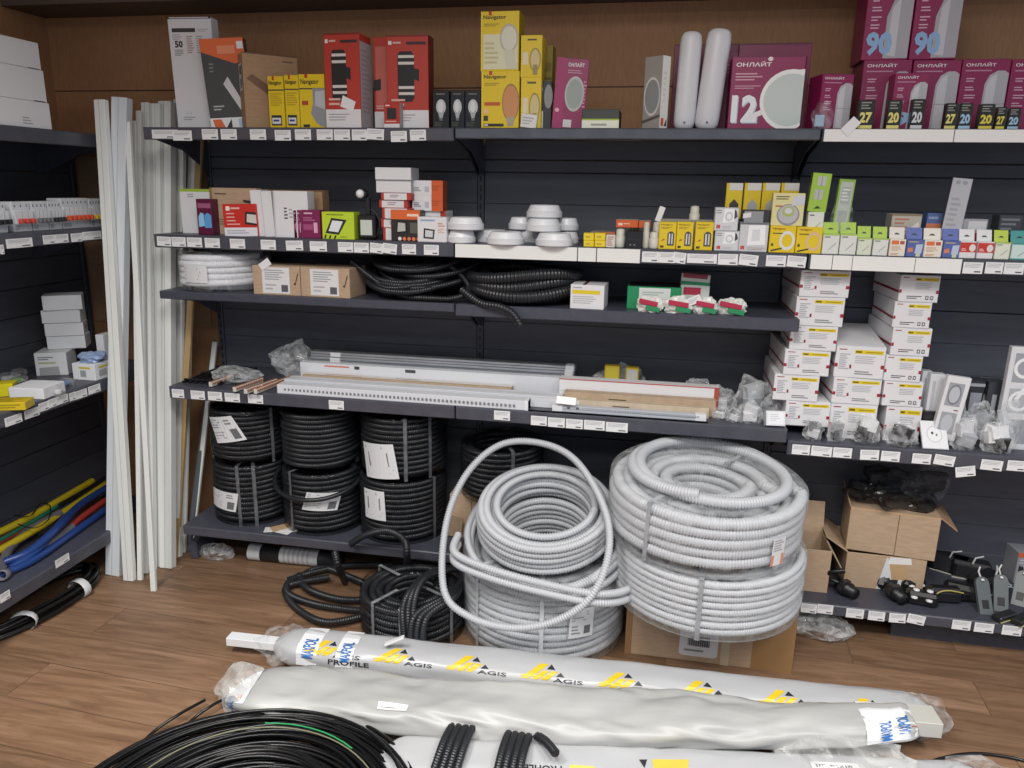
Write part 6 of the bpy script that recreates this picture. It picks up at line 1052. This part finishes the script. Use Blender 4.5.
for i, (pts, r, w) in enumerate((([(4, 562, .03), (30, 551, .04), (55, 530, .06), (80, 505, .05), (108, 487, .05)], .0125, 'uppermost, curving across'), ([(10, 568, .015), (40, 548, .035), (62, 520, .05), (75, 510, .045)], .01, 'middle, with a bright end'), ([(-10, 578, .014), (30, 562, .014), (70, 535, .014), (108, 508, .014)], .012, 'nearest the shelf lip'), ([(22, 540, .03), (45, 522, .035), (75, 503, .04)], .009, 'thin one behind the others'))):
    tubeset('dark blue tube on the lowest left shelf, '+w, pts, r, BLT)
tubeset('grey tube curving at the left of the blue tubes', [(2, 566, .02), (10, 548, .03), (30, 530, .04), (60, 513, .045)], .014, GYT)
tubeset('grey tube below the middle blue one', [(20, 560, .015), (50, 543, .02), (72, 527, .02)], .014, GYT)
tubeset('black tube between the blue tubes', [(40, 536, .04), (60, 520, .05), (78, 508, .045)], .009, KT)
for i, (px, py) in enumerate(((3, 575),)):
    q = atZ(px, py, ZQ+.02); mb = MB(); mb.T = Matrix.Translation(q) @ Matrix.Rotation(1.2, 4, 'X') @ Matrix.Rotation(.4, 4, 'Y'); mb.lathe([(.012, -.04), (.016, -.04), (.016, .01), (.012, .01), (.012, -.04)], GYT, 18); tag(mb.build('shrink_tube'), 'short wide grey tube end facing out at the left picture edge', 'tube', None)
P = smooth_path([atZ(a, b, ZQ+.07) for a, b in ((18, 524), (34, 528), (48, 520), (50, 506), (40, 504), (30, 516), (14, 515))], 8); mb = MB(); mb.tube(P, .0018, CABLE, 6); tag(mb.build('wire'), 'curled thin black wire lying over the yellow tubes', 'wire')
# ------------------------------------------------------------------ light and camera
def area(name, loc, sx, sy, power, col=(1, .97, .93), rot=(0, 0, 0), spread=2.2):
    l = bpy.data.lights.new(name, 'AREA'); l.shape = 'RECTANGLE'; l.size = sx; l.size_y = sy; l.energy = power; l.color = col; l.spread = spread
    o = bpy.data.objects.new(name, l); COL.objects.link(o); o.location = loc; o.rotation_euler = rot
for lx, ly, pw in ((.35, -1.95, 29), (1.5, -1.9, 29), (2.9, -1.95, 29)): area('ceiling_or_fill_light', (lx, ly, 2.5), .6, .9, pw, spread=2.75 if lx == 1.5 else 2.25)
area('ceiling_or_fill_light', (1.4, -3.2, 2.45), 2.4, .5, 26, spread=3.1)  # added wide fill behind the camera, brightens the fronts; not a room fixture
w = bpy.data.worlds.new('room_air'); S.world = w; w.use_nodes = True; bg = w.node_tree.nodes['Background']; bg.inputs[0].default_value = (.8, .87, 1, 1); bg.inputs[1].default_value = .42
cam = bpy.data.cameras.new('camera'); co = bpy.data.objects.new('camera', cam); COL.objects.link(co); S.camera = co
cam.sensor_width = 36; cam.lens = 36*F/1024; cam.clip_start = .02
Rm = Matrix((AR, AU, -AW)).transposed().to_4x4(); co.matrix_world = Matrix.Translation(CAM) @ Rm
vs = S.view_settings; vs.view_transform = 'Standard'; vs.look = 'None'; vs.exposure = 0.36; vs.gamma = 1; vs.use_curve_mapping = False
S.cycles.transparent_max_bounces = 16; S.cycles.max_bounces = 6; S.cycles.use_denoising = True
